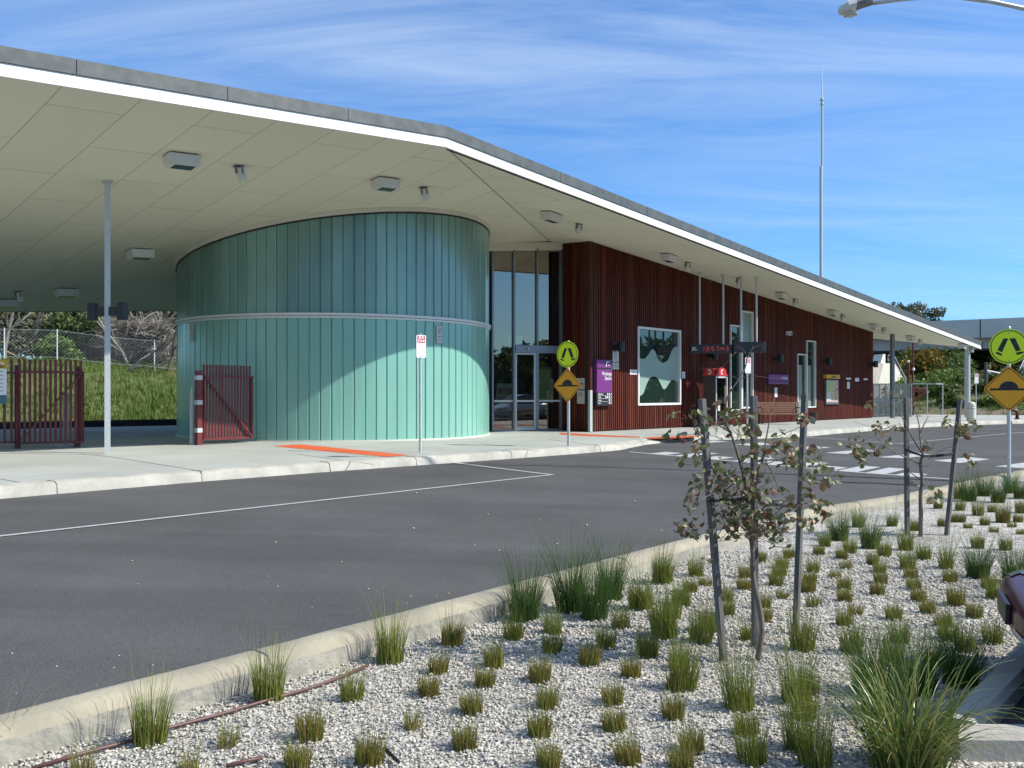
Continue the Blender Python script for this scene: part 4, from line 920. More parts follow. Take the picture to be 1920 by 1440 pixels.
b = MB(); b.text('no serv', .07, DP(a2+.07, zl+.05, .2025), dd, UP, bold=.002) if False else [b.box(DP(a2+.10+.07*i, zl+.045, .2025), (.045,.002,.02), dd, dn, UP) for i in range(3)]; b.build('message', 'dimled', t)
for px in (1312, 1356, 1389, 1418):
    u = DX(px); p = DP(u, 0, .0 if px < 1370 else .05); b = MB(); z1 = soff(p.x,p.y)+.01; zz = zl+(.17 if px < 1370 else .255); b.cyl(Vector((p.x,p.y,zz)), Vector((p.x,p.y,z1)), .038, 10); b.cyl(Vector((p.x,p.y,z1-.03)), Vector((p.x,p.y,z1)), .08, 12); b.build('rod', 'galv', t)

# phone booth
bs, bn = wall_s(1341, .72), .72; pc = W0+WS*(bs)+WN*bn; zb0 = hz('fp', pc.x, pc.y); H = CAMZ+.86-zb0; bw, bd = .86, .48
t = thing('phone_booth', 'payphone booth with a red domed canopy and brown side panel', 'phone booth', (pc.x,pc.y,zb0))
def BP(x, y, z): p = pc+WS*x+WN*y; return Vector((p.x,p.y,zb0+z))
b = MB(); b.box(BP(-bw/2+.02,0,1.0), (.04,bd,1.62), WS, WN, UP); b.build('side_panel', 'brown', t); b = MB(); b.box(BP(bw/2-.02,0,1.0), (.04,bd,1.62), WS, WN, UP); b.build('side_panel', 'brown', t)
b = MB(); b.box(BP(0,-bd/2+.02,1.0), (bw-.08,.04,1.62), WS, WN, UP); b.build('back_panel', 'brown', t)
for x in (-bw/2+.03, bw/2-.03):
    b = MB(); b.box(BP(x,bd/2-.0,.91), (.05,.05,1.80), WS, WN, UP); b.build('post', 'galv', t)
b = MB(); b.box(BP(0,bd/2-.01,H-.325), (bw-.1,.03,.07), WS, WN, UP); b.build('light_bar', 'notice', t)
prof = [(-.5,0),(-.5,.04),(-.42,.06),(-.36,.20),(-.26,.30),(-.12,.33),(.12,.33),(.26,.30),(.36,.20),(.42,.06),(.5,.04),(.5,0)]
b = MB(); b.prism([BP(x*bw*1.02, bd/2+.03, H-.285+z*.87) for x, z in prof], -WN*.03); b.prism([BP(-bw/2-.015, y*bd*1.1, H-.285+z*.87) for y, z in prof], WS*.03)
b.prism([BP(x*bw*.96, -bd/2-.0, H-.285+z*.82) for x, z in prof], WN*(bd+.0)); b.build('canopy', 'boothred', t)
b = MB(); c = BP(0, bd/2+.034, H-.15)
def arc_strip(b, c, ax, r0, r1, a0, a1, n=14):
    rows = [[c+ax*math.cos(a0+(a1-a0)*i/n)*r+UP*math.sin(a0+(a1-a0)*i/n)*r for r in (r0, r1)] for i in range(n+1)]; strip(b, rows)
arc_strip(b, c, WS, .05, .085, R(50), R(310)); b.box(c+UP*.075+WS*.03, (.09,.002,.03), WS, WN, UP)
c = BP(-bw/2-.019, 0, H-.15); arc_strip(b, c, -WN, .05, .085, R(50), R(310)); b.build('emblem', 'signwhite', t)
b = MB(); b.box(BP(.05,-bd/2+.13,1.12), (.36,.16,.52), WS, WN, UP); b.box(BP(-.05,-bd/2+.24,1.2), (.06,.06,.22), WS, WN, UP); b.build('telephone', 'alu', t)
b = MB(); b.poly([BP(-bw/2+.06,bd/2-.02,.95), BP(bw/2-.06,bd/2-.02,.80), BP(bw/2-.06,bd/2-.02,1.5), BP(-bw/2+.06,bd/2-.02,1.5)]); b.build('screen', 'glass', t)
b = MB(); b.box(BP(-.18,bd/2-.0,.72), (.16,.01,.26), WS, WN, UP); b.build('poster', 'notice', t)

# bench in front of the wall
bc = Vector((10.62,36.6,0)); zb0 = hz('fp', bc.x, bc.y); ang = R(4); bx = Vector((math.cos(ang), math.sin(ang), 0)); by = Vector((-bx.y, bx.x, 0))
t = thing('bench', 'slatted timber bench with metal ends in front of the timber wall', 'bench', (bc.x,bc.y,zb0))
def QP(x, y, z): p = bc+bx*x+by*y; return Vector((p.x,p.y,zb0+z))
b = MB()
for i in range(6): b.box(QP(0,-.22+.085*i,.43-.008*abs(i-3)), (1.78,.07,.03), bx, by, UP)
b.build('seat', 'wood', t); b = MB()
for i in range(5): b.box(QP(0,.29+.028*i,.50+.085*i), (1.78,.03,.07), bx, (by+UP*-.3*0), UP)
b.build('backrest', 'wood', t)
for x in (-.78, .78):
    b = MB(); b.tube([QP(x,-.2,0),QP(x,-.19,.2),QP(x,-.22,.40)], .03, 8); b.tube([QP(x,.24,0),QP(x,.22,.25),QP(x,.26,.45),QP(x,.42,.88)], .03, 8); b.bar(QP(x,-.22,.40), QP(x,.25,.38), .05, .03); b.build('leg', 'brown', t)
    b = MB(); b.tube([QP(x,.33,.66),QP(x,.0,.66),QP(x,-.20,.63),QP(x,-.22,.42)], .02, 8); b.build('armrest', 'brown', t)
# small bin past the bench
p = hit('fp', 1525, 790); t = thing('litter_bin', 'small black bin on the path right of the bench', 'bin', p); b = MB(); b.lathe([(.13,0),(.17,.36),(.17,.38)], p, 16); b.build('bucket', 'black', t); b = MB(); b.lathe([(.185,.36),(.185,.40),(.17,.41)], p, 16); b.build('rim', 'rubber', t)
# inside the entry: brochure stand and poster
q = gp_(gpos(985), 0, -1.6); zf = hz('fp', q.x, q.y); t = thing('brochure_stand', 'leaning white brochure stand inside the glass doors', 'brochure stand', (q.x,q.y,zf))
b = MB(); b.add([(q.x-.35,q.y-.25,zf),(q.x+.35,q.y-.25,zf),(q.x+.35,q.y+.25,zf),(q.x-.35,q.y+.25,zf),(q.x-.2,q.y+.05,zf+1.5),(q.x+.35,q.y+.05,zf+1.5),(q.x+.35,q.y+.2,zf+1.5),(q.x-.2,q.y+.2,zf+1.5)], [(0,1,5,4),(1,2,6,5),(2,3,7,6),(3,0,4,7),(4,5,6,7)]); b.build('frame', 'aluwhite', t)
b = MB()
for i in range(4):
    for k in range(3): b.box((q.x-.12+.17*k+.03*i*.3, q.y-.22+.06*i, zf+.35+.3*i), (.12,.04,.2))
b.build('brochures', 'mapred', t)
q = gp_(gpos(1026), gz(1026,722), -.35); t = thing('poster', 'framed yellow timetable poster behind the right glass panel of the entry', 'poster', q); b = MB(); b.box(q, (.68,.03,1.15), gd, gn, UP); b.build('frame', 'alu', t); b = MB(); b.box(q+gn*.018, (.6,.006,1.0), gd, gn, UP); b.build('sheet', 'mapgreen', t)

# ================================================================== SIGNS AND STREET FURNITURE
def pedestrian_sign(base, sc, nrm, zc, zd, ztop, label, r=.30):
    """fluoro disc above an amber diamond on a galvanised pole"""
    n = Vector(nrm).normalized(); ax = Vector((-n.y, n.x, 0)); t = thing('crossing_sign', label, 'road sign', base, 'speed hump crossing signs')
    b = MB(); b.cyl(base-UP*.05, Vector((base.x,base.y,ztop)), .032, 14); b.tube([(base.x,base.y,ztop),(base.x,base.y,ztop+.02)], [.034,.02], 14); b.build('pole', 'galv', t)
    c = Vector((base.x,base.y,zc))+n*.045; b = MB(); b.prism([c+ax*math.cos(2*math.pi*i/48)*r+UP*math.sin(2*math.pi*i/48)*r for i in range(48)], -n*.004); d_ = b.build('disc', 'lime', t)
    b = MB(); o = n*.0012; ringmesh(b, c+o, ax, r*.885, r*.935, 48)
    q = lambda x, y, e=.0: c+o+ax*x*r+UP*y*r
    for sg in (1, -1):
        b.poly([q(sg*.03,.47), q(sg*.32,.47), q(sg*.60,-.22), q(sg*.36,-.30), q(sg*.05,.40)] if sg > 0 else [q(-.03,.47), q(-.05,.40), q(-.34,-.32), q(-.58,-.20), q(-.27,.47)])
    b.poly([q(.35,-.36), q(.60,-.29), q(.68,-.31), q(.77,-.30), q(.76,-.36), q(.62,-.43), q(.50,-.46), q(.41,-.50)])
    b.poly([q(-.64,-.27), q(-.40,-.37), q(-.36,-.43), q(-.30,-.49), q(-.37,-.52), q(-.47,-.48), q(-.66,-.39)])
    b.build('walking_symbol', 'ink', d_)
    b = MB(); [b.cyl(c+UP*r*.78*s_, c+UP*r*.78*s_+n*.004, .008, 8) for s_ in (1,-1)]; b.build('bolt', 'zinc', d_)
    h = r*1.315; k = .05; c = Vector((base.x,base.y,zd))+n*.045
    def dia(hh, kk): return [c+ax*x+UP*y for x, y in ((hh-kk,-kk),(hh-kk*.4,0),(hh-kk,kk),(kk,hh-kk),(0,hh-kk*.4),(-kk,hh-kk),(-hh+kk,kk),(-hh+kk*.4,0),(-hh+kk,-kk),(-kk,-hh+kk),(0,-hh+kk*.4),(kk,-hh+kk))]
    b = MB(); b.prism(dia(h+.01, k), -n*.004); d_ = b.build('diamond', 'amber', t)
    b = MB(); A = [p+o for p in dia(h*.965, k*.9)]; B = [p+o for p in dia(h*.92, k*.85)]; m_ = len(A); b.add(A+B, [(i,(i+1)%m_,(i+1)%m_+m_,i+m_) for i in range(m_)])
    q = lambda x, y: c+o+ax*x*h+UP*y*h
    b.poly([q(-.73,.02), q(-.73,-.07), q(.73,-.07), q(.73,.02), q(.42,.02)]+[q(.36*math.cos(a), .03+.30*math.sin(a)) for a in np.linspace(.05, math.pi-.05, 16)]+[q(-.42,.02)]); b.build('hump_symbol', 'ink', d_)
    b = MB(); [b.cyl(c+UP*h*.75*s_, c+UP*h*.75*s_+n*.004, .008, 8) for s_ in (1,-1)]; b.build('bolt', 'zinc', d_)
    return t
pr = hit('bed', 1892, 916); Zr = pr.y
pr = Vector((at(1891.5,HY,15.9).x, 15.9, 0)); pedestrian_sign(pr, 1, (-.47,-.88,0), at(0,650,15.9).z, at(0,729,15.9).z, at(0,614,15.9).z, 'large yellow walking-legs sign over an amber hump diamond in the gravel bed')
pl = hit('fp', 1066, 836.5); Zl = pl.y; pedestrian_sign(pl, 1, (-.64,-.77,0), at(0,664.5,Zl).z, at(0,722.5,Zl).z, at(0,640.5,Zl).z, 'yellow walking-legs sign over an amber hump diamond on the footpath by the entry', .30*.99)
def bus_sign(base, z0, z1, nrm, label, wd=None):
    n = Vector(nrm).normalized(); ax = Vector((-n.y, n.x, 0)); h = z1-z0; wd = wd or h*.49; t = thing('bus_zone_sign', label, 'road sign', base, 'bus zone signs along the kerb')
    b = MB(); b.cyl(base-UP*.03, Vector((base.x,base.y,z1+.03)), .028, 12); b.build('pole', 'galv', t); c = Vector((base.x,base.y,(z0+z1)/2))+n*.036; k = .025
    out = []
    for sx, sy, a in ((1,1,0),(-1,1,90),(-1,-1,180),(1,-1,270)):
        for j in range(4): al = R(a+30*j); out.append(c+ax*(sx*(wd/2-k)+k*math.cos(al))+UP*(sy*(h/2-k)+k*math.sin(al)))
    b = MB(); b.prism(out, -n*.004); pt = b.build('plate', 'signwhite', t); o = n*.0012
    b = MB(); b.box(c+n*.001+UP*h*.31, (wd*.80,.0015,h*.30), ax, n, UP); b.build('red_panel', 'red', pt)
    b = MB(); b.text('BUS', h*.145, c+n*.0032+UP*h*.385, ax, UP, 'CENTER', bold=h*.006, sx=1.05); b.text('ZONE', h*.13, c+n*.0032+UP*h*.245, ax, UP, 'CENTER', bold=h*.006, sx=.95); b.build('lettering', 'signwhite', pt)
    b = MB()
    for i in range(4): b.box(c+n*.001+UP*-h*.43+ax*wd*(-.18+.10*i), (wd*.07,.0012,h*.02), ax, n, UP)
    b.build('maker_mark', 'red', pt); return t
p = hit('fp', 788, 848.5); bus_sign(p, at(0,671,p.y).z, at(0,628.5,p.y).z, (.6,-.8,0), 'nearest bus zone sign, white with red panel, before the glass drum')
p = hit('fp', 1401, 817); bus_sign(p, at(0,700,p.y).z, at(0,670.5,p.y).z, (.5,-.87,0), 'bus zone sign standing before the tall windows and bench')
p = at(1830, HY, 44.5); p.z = hz('fp', p.x, p.y); bus_sign(p, at(0,719,44.5).z, at(0,700.5,44.5).z, (.3,-.95,0), 'far bus zone sign beside the concrete bollard and roof end post')

# oxide red gates
def gate_leaf(A, B, H, n_p, label, brace='up', post_at='A', extra_post=True, name='gate'):
    A, B = Vector(A), Vector(B); t = thing(name, label, 'gate', A); d = (B-A); L = Vector((d.x,d.y,0)).length; u = Vector((d.x,d.y,0))/L; n = Vector((u.y,-u.x,0))
    P = lambda x, z, o=0: A+u*x+n*o+UP*(z+d.z*x/L)
    b = MB()
    for i in range(n_p): b.box(P(.06+(L-.12)*i/(n_p-1), H/2+.07), (.052,.02,H-.06), u, n, UP)
    b.build('pickets', 'redpaint', t)
    b = MB()
    for z in (.12, H-.22): b.bar(P(0,z,.035), P(L,z,.035), .05, .05)
    b.bar(P(.025,.12,.035), P(.025,H-.22,.035), .045, .05); b.bar(P(L-.025,.12,.035), P(L-.025,H-.22,.035), .045, .05); b.build('frame', 'redpaint', t)
    b = MB(); b.bar(P(.05,.14 if brace == 'up' else H-.24,.07), P(L-.05,H-.24 if brace == 'up' else .14,.07), .05, .03); b.build('brace', 'redpaint', t); return t, P, L, u, n
gA, gB = hit('fp', 383, 832), Vector((-6.12,21.75,0)); gA = Vector((-6.95,20.7,0)); gA.z = hz('fp',gA.x,gA.y)+.0; gB.z = hz('fp',gB.x,gB.y)
t, P, L, u, n = gate_leaf(gA, gB, 1.76, 16, 'oxide red picket gate leaning open against the glass drum', 'down')
q = gA-u*.09+n*.02; t2 = thing('gate_post', 'red gate post with pale bands in front of the glass drum', 'gate post', q); b = MB(); b.box(q+UP*.83, (.12,.12,1.66), u, n, UP); b.build('post', 'redpaint', t2)
for z in (.33,.95,1.50): b = MB(); b.box(q+UP*z, (.126,.126,.10), u, n, UP); b.build('band', 'galv', t2)
q = q-u*.10+n*-.12; t3 = thing('steel_post', 'thin galvanised post left of the banded red gate post', 'post', q); b = MB(); b.box(q+UP*.6, (.05,.05,1.2), u, n, UP); b.tube([q+UP*1.18, q+UP*1.30+u*.02], [.035,.012], 8); b.build('shaft', 'galv', t3)
gA = at(30, HY, 18.9); gB = at(157, HY, 19.6); gA.z = hz('fp',gA.x,gA.y); gB.z = hz('fp',gB.x,gB.y)
t, P, L, u, n = gate_leaf(gA, gB, 1.80, 13, 'oxide red picket gate at the left, braced up to its right', 'up')
for f, nm in ((.03, 'gate post at the hinge side of the left red gate'), (.915, 'dark red gate post behind the latch end of the left gate')):
    q = P(L*f, 0, -.10); t2 = thing('gate_post', nm, 'gate post', q); b = MB(); b.box(q+UP*.85, (.11,.11,1.70), u, n, UP); b.build('post', 'redpaint', t2, bevel=.006); b = MB(); b.box(q+UP*1.705, (.13,.13,.02), u, n, UP); b.build('cap', 'redpaint', t2)
q = P(L*.765, 0, -.35); t3 = thing('steel_post', 'grey steel post seen through the pickets of the left gate', 'post', q); b = MB(); b.box(q+UP*.57, (.10,.10,1.14), u, n, UP); b.build('shaft', 'galv', t3); b = MB(); b.box(q+UP*.01, (.3,.2,.02), u, n, UP); b.build('base_plate', 'galv', t3)
# picket fence running on to the left
t = thing('picket_fence', 'oxide red picket fence running off the left edge of the picture', 'fence', P(-.05,0)); b = MB()
for i in range(24): b.box(P(-.08-.125*i, .97), (.05,.02,1.72), u, n, UP)
b.build('pickets', 'redpaint', t); b = MB(); [b.bar(P(-.02,z,-.03), P(-3.1,z,-.03), .05, .04) for z in (.14,1.56)]; b.build('rails', 'redpaint', t)
sb0, sb1 = at(12.3, 675, 18.6), at(12.3, 757, 18.6); t = thing('info_board', 'white information board with orange top and blue foot on the left fence', 'information board', sb1)
wd = .72; hT = sb0.z-sb1.z; ctr = (sb0+sb1)/2-u*wd/2; b = MB(); b.box(ctr, (wd,.02,hT), u, n, UP); b.build('panel', 'signwhite', t)
b = MB(); b.box(ctr+UP*hT*.40+n*.0105, (wd,.004,hT*.2), u, n, UP); b.build('header', 'yellow', t); b = MB(); b.box(ctr-UP*hT*.40+n*.0105, (wd,.004,hT*.2), u, n, UP); b.build('footer', 'blue', t)
b = MB()
for i in range(6): b.box(ctr+UP*hT*(.24-.09*i)+n*.0115+u*.05, (.5,.002,.012), u, n, UP)
b.build('print', 'greyink', t)
b = MB(); b.text('nga', .13, ctr+UP*hT*.44+n*.0135+u*(wd/2-.03), u, UP, 'RIGHT', bold=.003) if False else b.text('Wodonga', .09, ctr+UP*hT*.43+n*.0135+u*(wd/2-.04), u, UP, 'RIGHT', bold=.003); b.build('heading', 'signwhite', t)
b = MB(); b.text('Parking', .075, ctr+UP*hT*.35+n*.0135+u*(wd/2-.04), u, UP, 'RIGHT', bold=.003); b.build('subheading', 'ink', t)

# concrete bollard, mast, street lamp
p = at(1821, HY, 43.0); p.z = hz('fp', p.x, p.y); t = thing('bollard', 'squat concrete bollard with a domed top at the foot of the roof end post', 'bollard', p); b = MB(); b.lathe([(.20,-.02),(.20,.62),(.185,.64),(.185,.67),(.20,.69),(.19,.78),(.14,.86),(.05,.89)], p, 20); b.build('body', 'creamcon', t, smooth=False); b = MB(); [b.lathe([(.203,z),(.203,z+.03)], p, 20) for z in (.1,.55)]; b.build('band', 'concrete', t)
mb_ = at(1539.5, HY, 56); mb_.z = -.3; zt = lambda y: at(0, y, 56).z
t = thing('radio_mast', 'tall thin steel radio mast rising behind the station roof', 'mast', mb_); b = MB(); V_ = lambda z, dx=0: Vector((mb_.x+dx, mb_.y, z))
b.cyl(V_(-.3), V_(zt(312)), .095, 10); b.build('lower_mast', 'galv', t); b = MB(); b.cyl(V_(zt(318), .06), V_(zt(190), .06), .065, 10); b.build('upper_mast', 'galv', t); b = MB(); b.lathe([(.05,0),(.10,.08),(.10,.18),(.06,.22),(.06,.30),(.11,.33),(.11,.45),(.04,.52)], V_(zt(199), .06), 10); b.build('insulator', 'galv', t); b = MB(); b.tube([V_(zt(186), .06), V_(zt(122), .02)], [.034,.024], 6); b.build('whip_aerial', 'signwhite', t)
ZL = 16.0; hd = at(1573, 18, ZL); tip = at(1634, 9, ZL); lampbase = Vector((at(2075,HY,ZL+.6).x, ZL+.6, .0))
t = thing('street_lamp', 'grey street lamp with a curved arm overhanging the car park', 'street lamp', lampbase); b = MB()
arm = [at(1630,7,ZL), at(1680,0,ZL), at(1740,-6,ZL), at(1800,-5,ZL+.1), at(1860,3,ZL+.2), at(1925,17,ZL+.3), at(1990,48,ZL+.5), at(2045,100,ZL+.58), at(2072,190,ZL+.6)]; b.tube(arm, [.035]*3+[.04]*3+[.045]*3, 10); b.build('arm', 'galv', t, smooth=True)
b = MB(); b.tube([lampbase, at(2075,180,ZL+.6)], [.11,.055], 14); b.cyl(lampbase, lampbase+UP*.04, .2, 14); b.build('pole', 'galv', t, smooth=True)
L_ = (tip-hd); dl = L_.normalized(); sd_ = Vector((0,1,0)); 
def head(prof):
    vs = []; fs = []; m_ = 10
    for x, r, dz, hz_ in prof: vs += [hd+dl*x+UP*(dz+hz_*math.sin(2*math.pi*k/m_))+sd_*r*math.cos(2*math.pi*k/m_) for k in range(m_)]
    for i in range(len(prof)-1): fs += [(i*m_+k, i*m_+(k+1)%m_, (i+1)*m_+(k+1)%m_, (i+1)*m_+k) for k in range(m_)]
    fs += [tuple(range(m_-1,-1,-1)), tuple(range((len(prof)-1)*m_, len(prof)*m_))]; return vs, fs
b = MB(); b.add(*head([(-.01,.04,-.01,.03),(.03,.10,-.01,.08),(.12,.15,0,.115),(.26,.16,.02,.125)])); b.build('lamp_head', 'bridgecon', t)
b = MB(); b.add(*head([(.262,.15,.04,.105),(.42,.13,.06,.09),(.56,.09,.06,.07),(.60,.05,.05,.05)])); b.build('gear_housing', 'greyink', t)
b = MB(); b.lathe([(.06,-.05),(.115,-.03),(.13,0)], hd+dl*.2-UP*.10, 16); b.build('lamp_lens', 'carlamp', t)

# mesh enclosure, red posts, ramp wall beyond the right end
ZC = 50.0; e0, e1 = at(1637,HY,ZC+2.2), at(1709,HY,ZC); t = thing('mesh_enclosure', 'galvanised steel mesh enclosure at the far end of the timber wall', 'enclosure', e1)
zf = hz('fp', e1.x, e1.y); d = (e1-e0); d.z = 0; Lc = d.length; u = d/Lc; n = Vector((u.y,-u.x,0)); hC = at(0,719.5,ZC).z-zf; P = lambda x, z, o=0: Vector((e0.x,e0.y,zf))+u*x+n*o+UP*z
b = MB()
for x in (0.03, Lc*.17, Lc*.34, Lc*.52, Lc*.70, Lc*.86, Lc): b.cyl(P(x,0), P(x,hC), .032, 8)
for z in (.04, hC): b.bar(P(0,z), P(Lc,z), .05, .05)
q = P(Lc,0); 
for k in (1.3,2.6): b.cyl(P(Lc,0)-n*k, P(Lc,hC)-n*k, .03, 8)
for z in (.04, hC): b.bar(P(Lc,z), P(Lc,z)-n*2.6, .05, .05)
b.build('frame', 'galv', t); b = MB()
for i in range(int(Lc/.06)): b.bar(P(.06*i,.04,.01), P(.06*i,hC,.01), .022, .022)
for i in range(int(hC/.06)): b.bar(P(0,.06*i+.04,.01), P(Lc,.06*i+.04,.01), .022, .022)
b.build('mesh_panel', 'galv', t); b = MB(); z0, z1 = at(0,754.5,ZC+1).z-zf, at(0,747,ZC+1).z-zf; b.box(P(Lc/2,(z0+z1)/2,.03), (Lc,.02,z1-z0), u, n, UP); b.build('white_band', 'signwhite', t)

ZR = 58.0; t = thing('ramp_wall', 'cream concrete ramp wall with sloping sides behind the mesh enclosure', 'wall', at(1670,745,ZR)); b = MB(); zr_ = lambda x: ZR+(x-1628)*.05; q = [at(x, y, zr_(x)) for x, y in ((1648,790),(1706,790),(1699.5,717.5),(1677.5,681),(1657,681),(1648,718))]; b.prism(q, (-.5,3,0)); b.build('wall', 'creamcon', t)
b = MB(); b.prism([at(1651,681,ZR+2), at(1660,681,ZR+2.6), at(1660,664,ZR+2.6), at(1656,664,ZR+2.3)], (-.2,1,0)); b.build('upstand', 'creamcon', t)
b = MB(); b.prism([at(1620,790,ZR-.5), at(1648,790,zr_(1648)-.03), at(1648,718,zr_(1648)-.03), at(1657,681,zr_(1657)-.03), at(1620,681,ZR-.5)], (-.2,2,0)); b.build('grey_return', 'concrete', t)
b = MB(); hr = [at(1665,666,ZR), at(1677,668,ZR), at(1699,711,ZR)]; [b.tube([p, q_], .025, 6) for p, q_ in zip(hr[:-1], hr[1:])]; h2 = [p-UP*.3 for p in hr]; [b.tube([p, q_], .02, 6) for p, q_ in zip(h2[:-1], h2[1:])]
for p in (hr[0], hr[1], (hr[1]+hr[2])/2, hr[2]): b.cyl(p, p-UP*.55, .02, 6)
b.build('handrail', 'galv', t)
p = at(1703, HY, 52.5); p.z = .3; t = thing('red_pole', 'thick oxide red pole topped by a white dome camera', 'pole', p); b = MB(); b.cyl(p-UP*.6, Vector((p.x,p.y,at(0,681,52.5).z)), .075, 12); b.build('shaft', 'redpaint', t); b = MB(); b.lathe([(.03,0),(.07,.03),(.075,.09),(.05,.14),(.01,.16)], Vector((p.x,p.y,at(0,680.5,52.5).z)), 12); b.build('camera', 'signwhite', t)
p = at(1711.8, HY, 51.5); p.z = .3; t = thing('red_pole', 'slender oxide red pole carrying a white camera halfway up', 'pole', p); b = MB(); b.cyl(p-UP*.6, Vector((p.x,p.y,at(0,640,51.5).z)), .05, 12); b.build('shaft', 'redpaint', t); b = MB(); b.lathe([(.02,0),(.07,.03),(.075,.10),(.04,.16),(.03,.2)], Vector((p.x-.02,p.y-.12,at(0,695.5,51.5).z)), 12); b.build('camera', 'signwhite', t)
t = thing('low_gate', 'low oxide red pipe gate at the foot of the hillside', 'gate', at(1713,752,52)); b = MB()
for a_, c_ in (((1713,728),(1739,729)),((1713,752),(1728,744)),((1713,733),(1734,733)),((1713,728),(1713,756)),((1739,729),(1728,744)),((1713,752),(1735,734)),((1722,729),(1722,748)),((1730,729),(1730,742))): b.tube([at(*a_,52), at(*c_,52)], .035, 6)
b.build('frame', 'redpaint', t)
p0, p1 = at(1848.5,715,62), at(1848.5,679,62); t = thing('grey_post', 'grey post with a white stay rail halfway up the hillside', 'post', p0-UP*.5); b = MB(); b.cyl(p0-UP*.6, p1, .10, 12); b.build('shaft', 'zinc', t); b = MB(); b.tube([at(1850,694.5,62), at(1875,699.5,63)], .045, 6); b.tube([at(1852,697,62), at(1864,705,63)], .02, 6); b.build('stay', 'signwhite', t)
t = thing('hill_stair', 'steel stair with handrails climbing the hillside behind the right sign', 'stair', at(1915,745,66)); b = MB()
for o in (0, 7): b.tube([at(1903+o,712,66), at(1925+o,664,69)], .035, 6); b.tube([at(1903+o,718,66), at(1925+o,672,69)], .03, 6)
for i in range(9): b.bar(at(1903+2.4*i,722-5.2*i,66+.33*i), at(1911+2.4*i,722-5.2*i,66+.33*i), .2, .04)
b.build('flight', 'galv', t)
t = thing('fire_hydrant', 'bent oxide red standpipe at the kerb behind the right sign', 'standpipe', at(1907,786,44)); b = MB(); b.tube([at(1907,786,44), at(1907,773,44), at(1905,769.5,44), at(1896,769,44), at(1893,772,44)], .075, 10); b.build('pipe', 'redpaint', t, smooth=True); b = MB(); b.lathe([(.12,0),(.12,.05)], at(1907,786,44), 10); b.build('flange', 'redpaint', t)

# overpass
t = thing('overpass', 'long grey concrete road overpass crossing behind the right end of the station', 'bridge', (30,78,4)); 
def bridge_part(name, rows, mat):
    b = MB(); strip(b, rows); return b.build(name, mat, t)
xs = [(1000,84),(1300,81),(1500,79),(1640,78),(1780,76.5),(1920,75),(2200,72),(2700,68)]
def br(px, py, Z): return at(px, py, Z)
top = lambda px: 602-(px-1749)*.041+ (735-602)*0; und = lambda px: 634-(px-1749)*.010; low = lambda px: 657-(px-1638)*.022
def pts(px, Z):
    zt_, zu, zl_ = at(px, top(px), Z).z, at(px, und(px), Z).z, at(px, low(px), Z).z; x = at(px, 0, Z).x
    return x, zt_, zu, zl_
R1, R2_ = [], []
for px, Z in xs:
    x, a1_, a2_, a3_ = pts(px, Z); R1.append([Vector((x,Z,a2_)), Vector((x,Z,a1_)), Vector((x,Z+.3,a1_)), Vector((x,Z+.3,a2_+.5)), Vector((x,Z+10,a2_+.5)), Vector((x,Z+10,a2_)), Vector((x,Z,a2_))]); R2_.append([Vector((x,Z+.9,a2_+.01)), Vector((x,Z+1.1,a3_)), Vector((x,Z+8.5,a3_)), Vector((x,Z+8.8,a2_+.01))])
bridge_part('parapet', R1, 'bridgecon'); bridge_part('girder', R2_, 'bridgecon')
b = MB()
for px in (1838, 1560, 2050): 
    Z = np.interp(px, [q[0] for q in xs], [q[1] for q in xs]); x, a1_, a2_, a3_ = pts(px, Z); b.box((x,Z-.01,(a1_+a2_)/2), (.07,.05,a1_-a2_))
b.build('expansion_joint', 'ink', t)
for px in (1480, 2350):
    Z = np.interp(px, [q[0] for q in xs], [q[1] for q in xs])+4; x, a1_, a2_, a3_ = pts(px, Z-4); b = MB(); b.box((x,Z,(a3_-1.2)/2), (1.2,6,a3_+1.2)); b.build('pier', 'bridgecon', t)

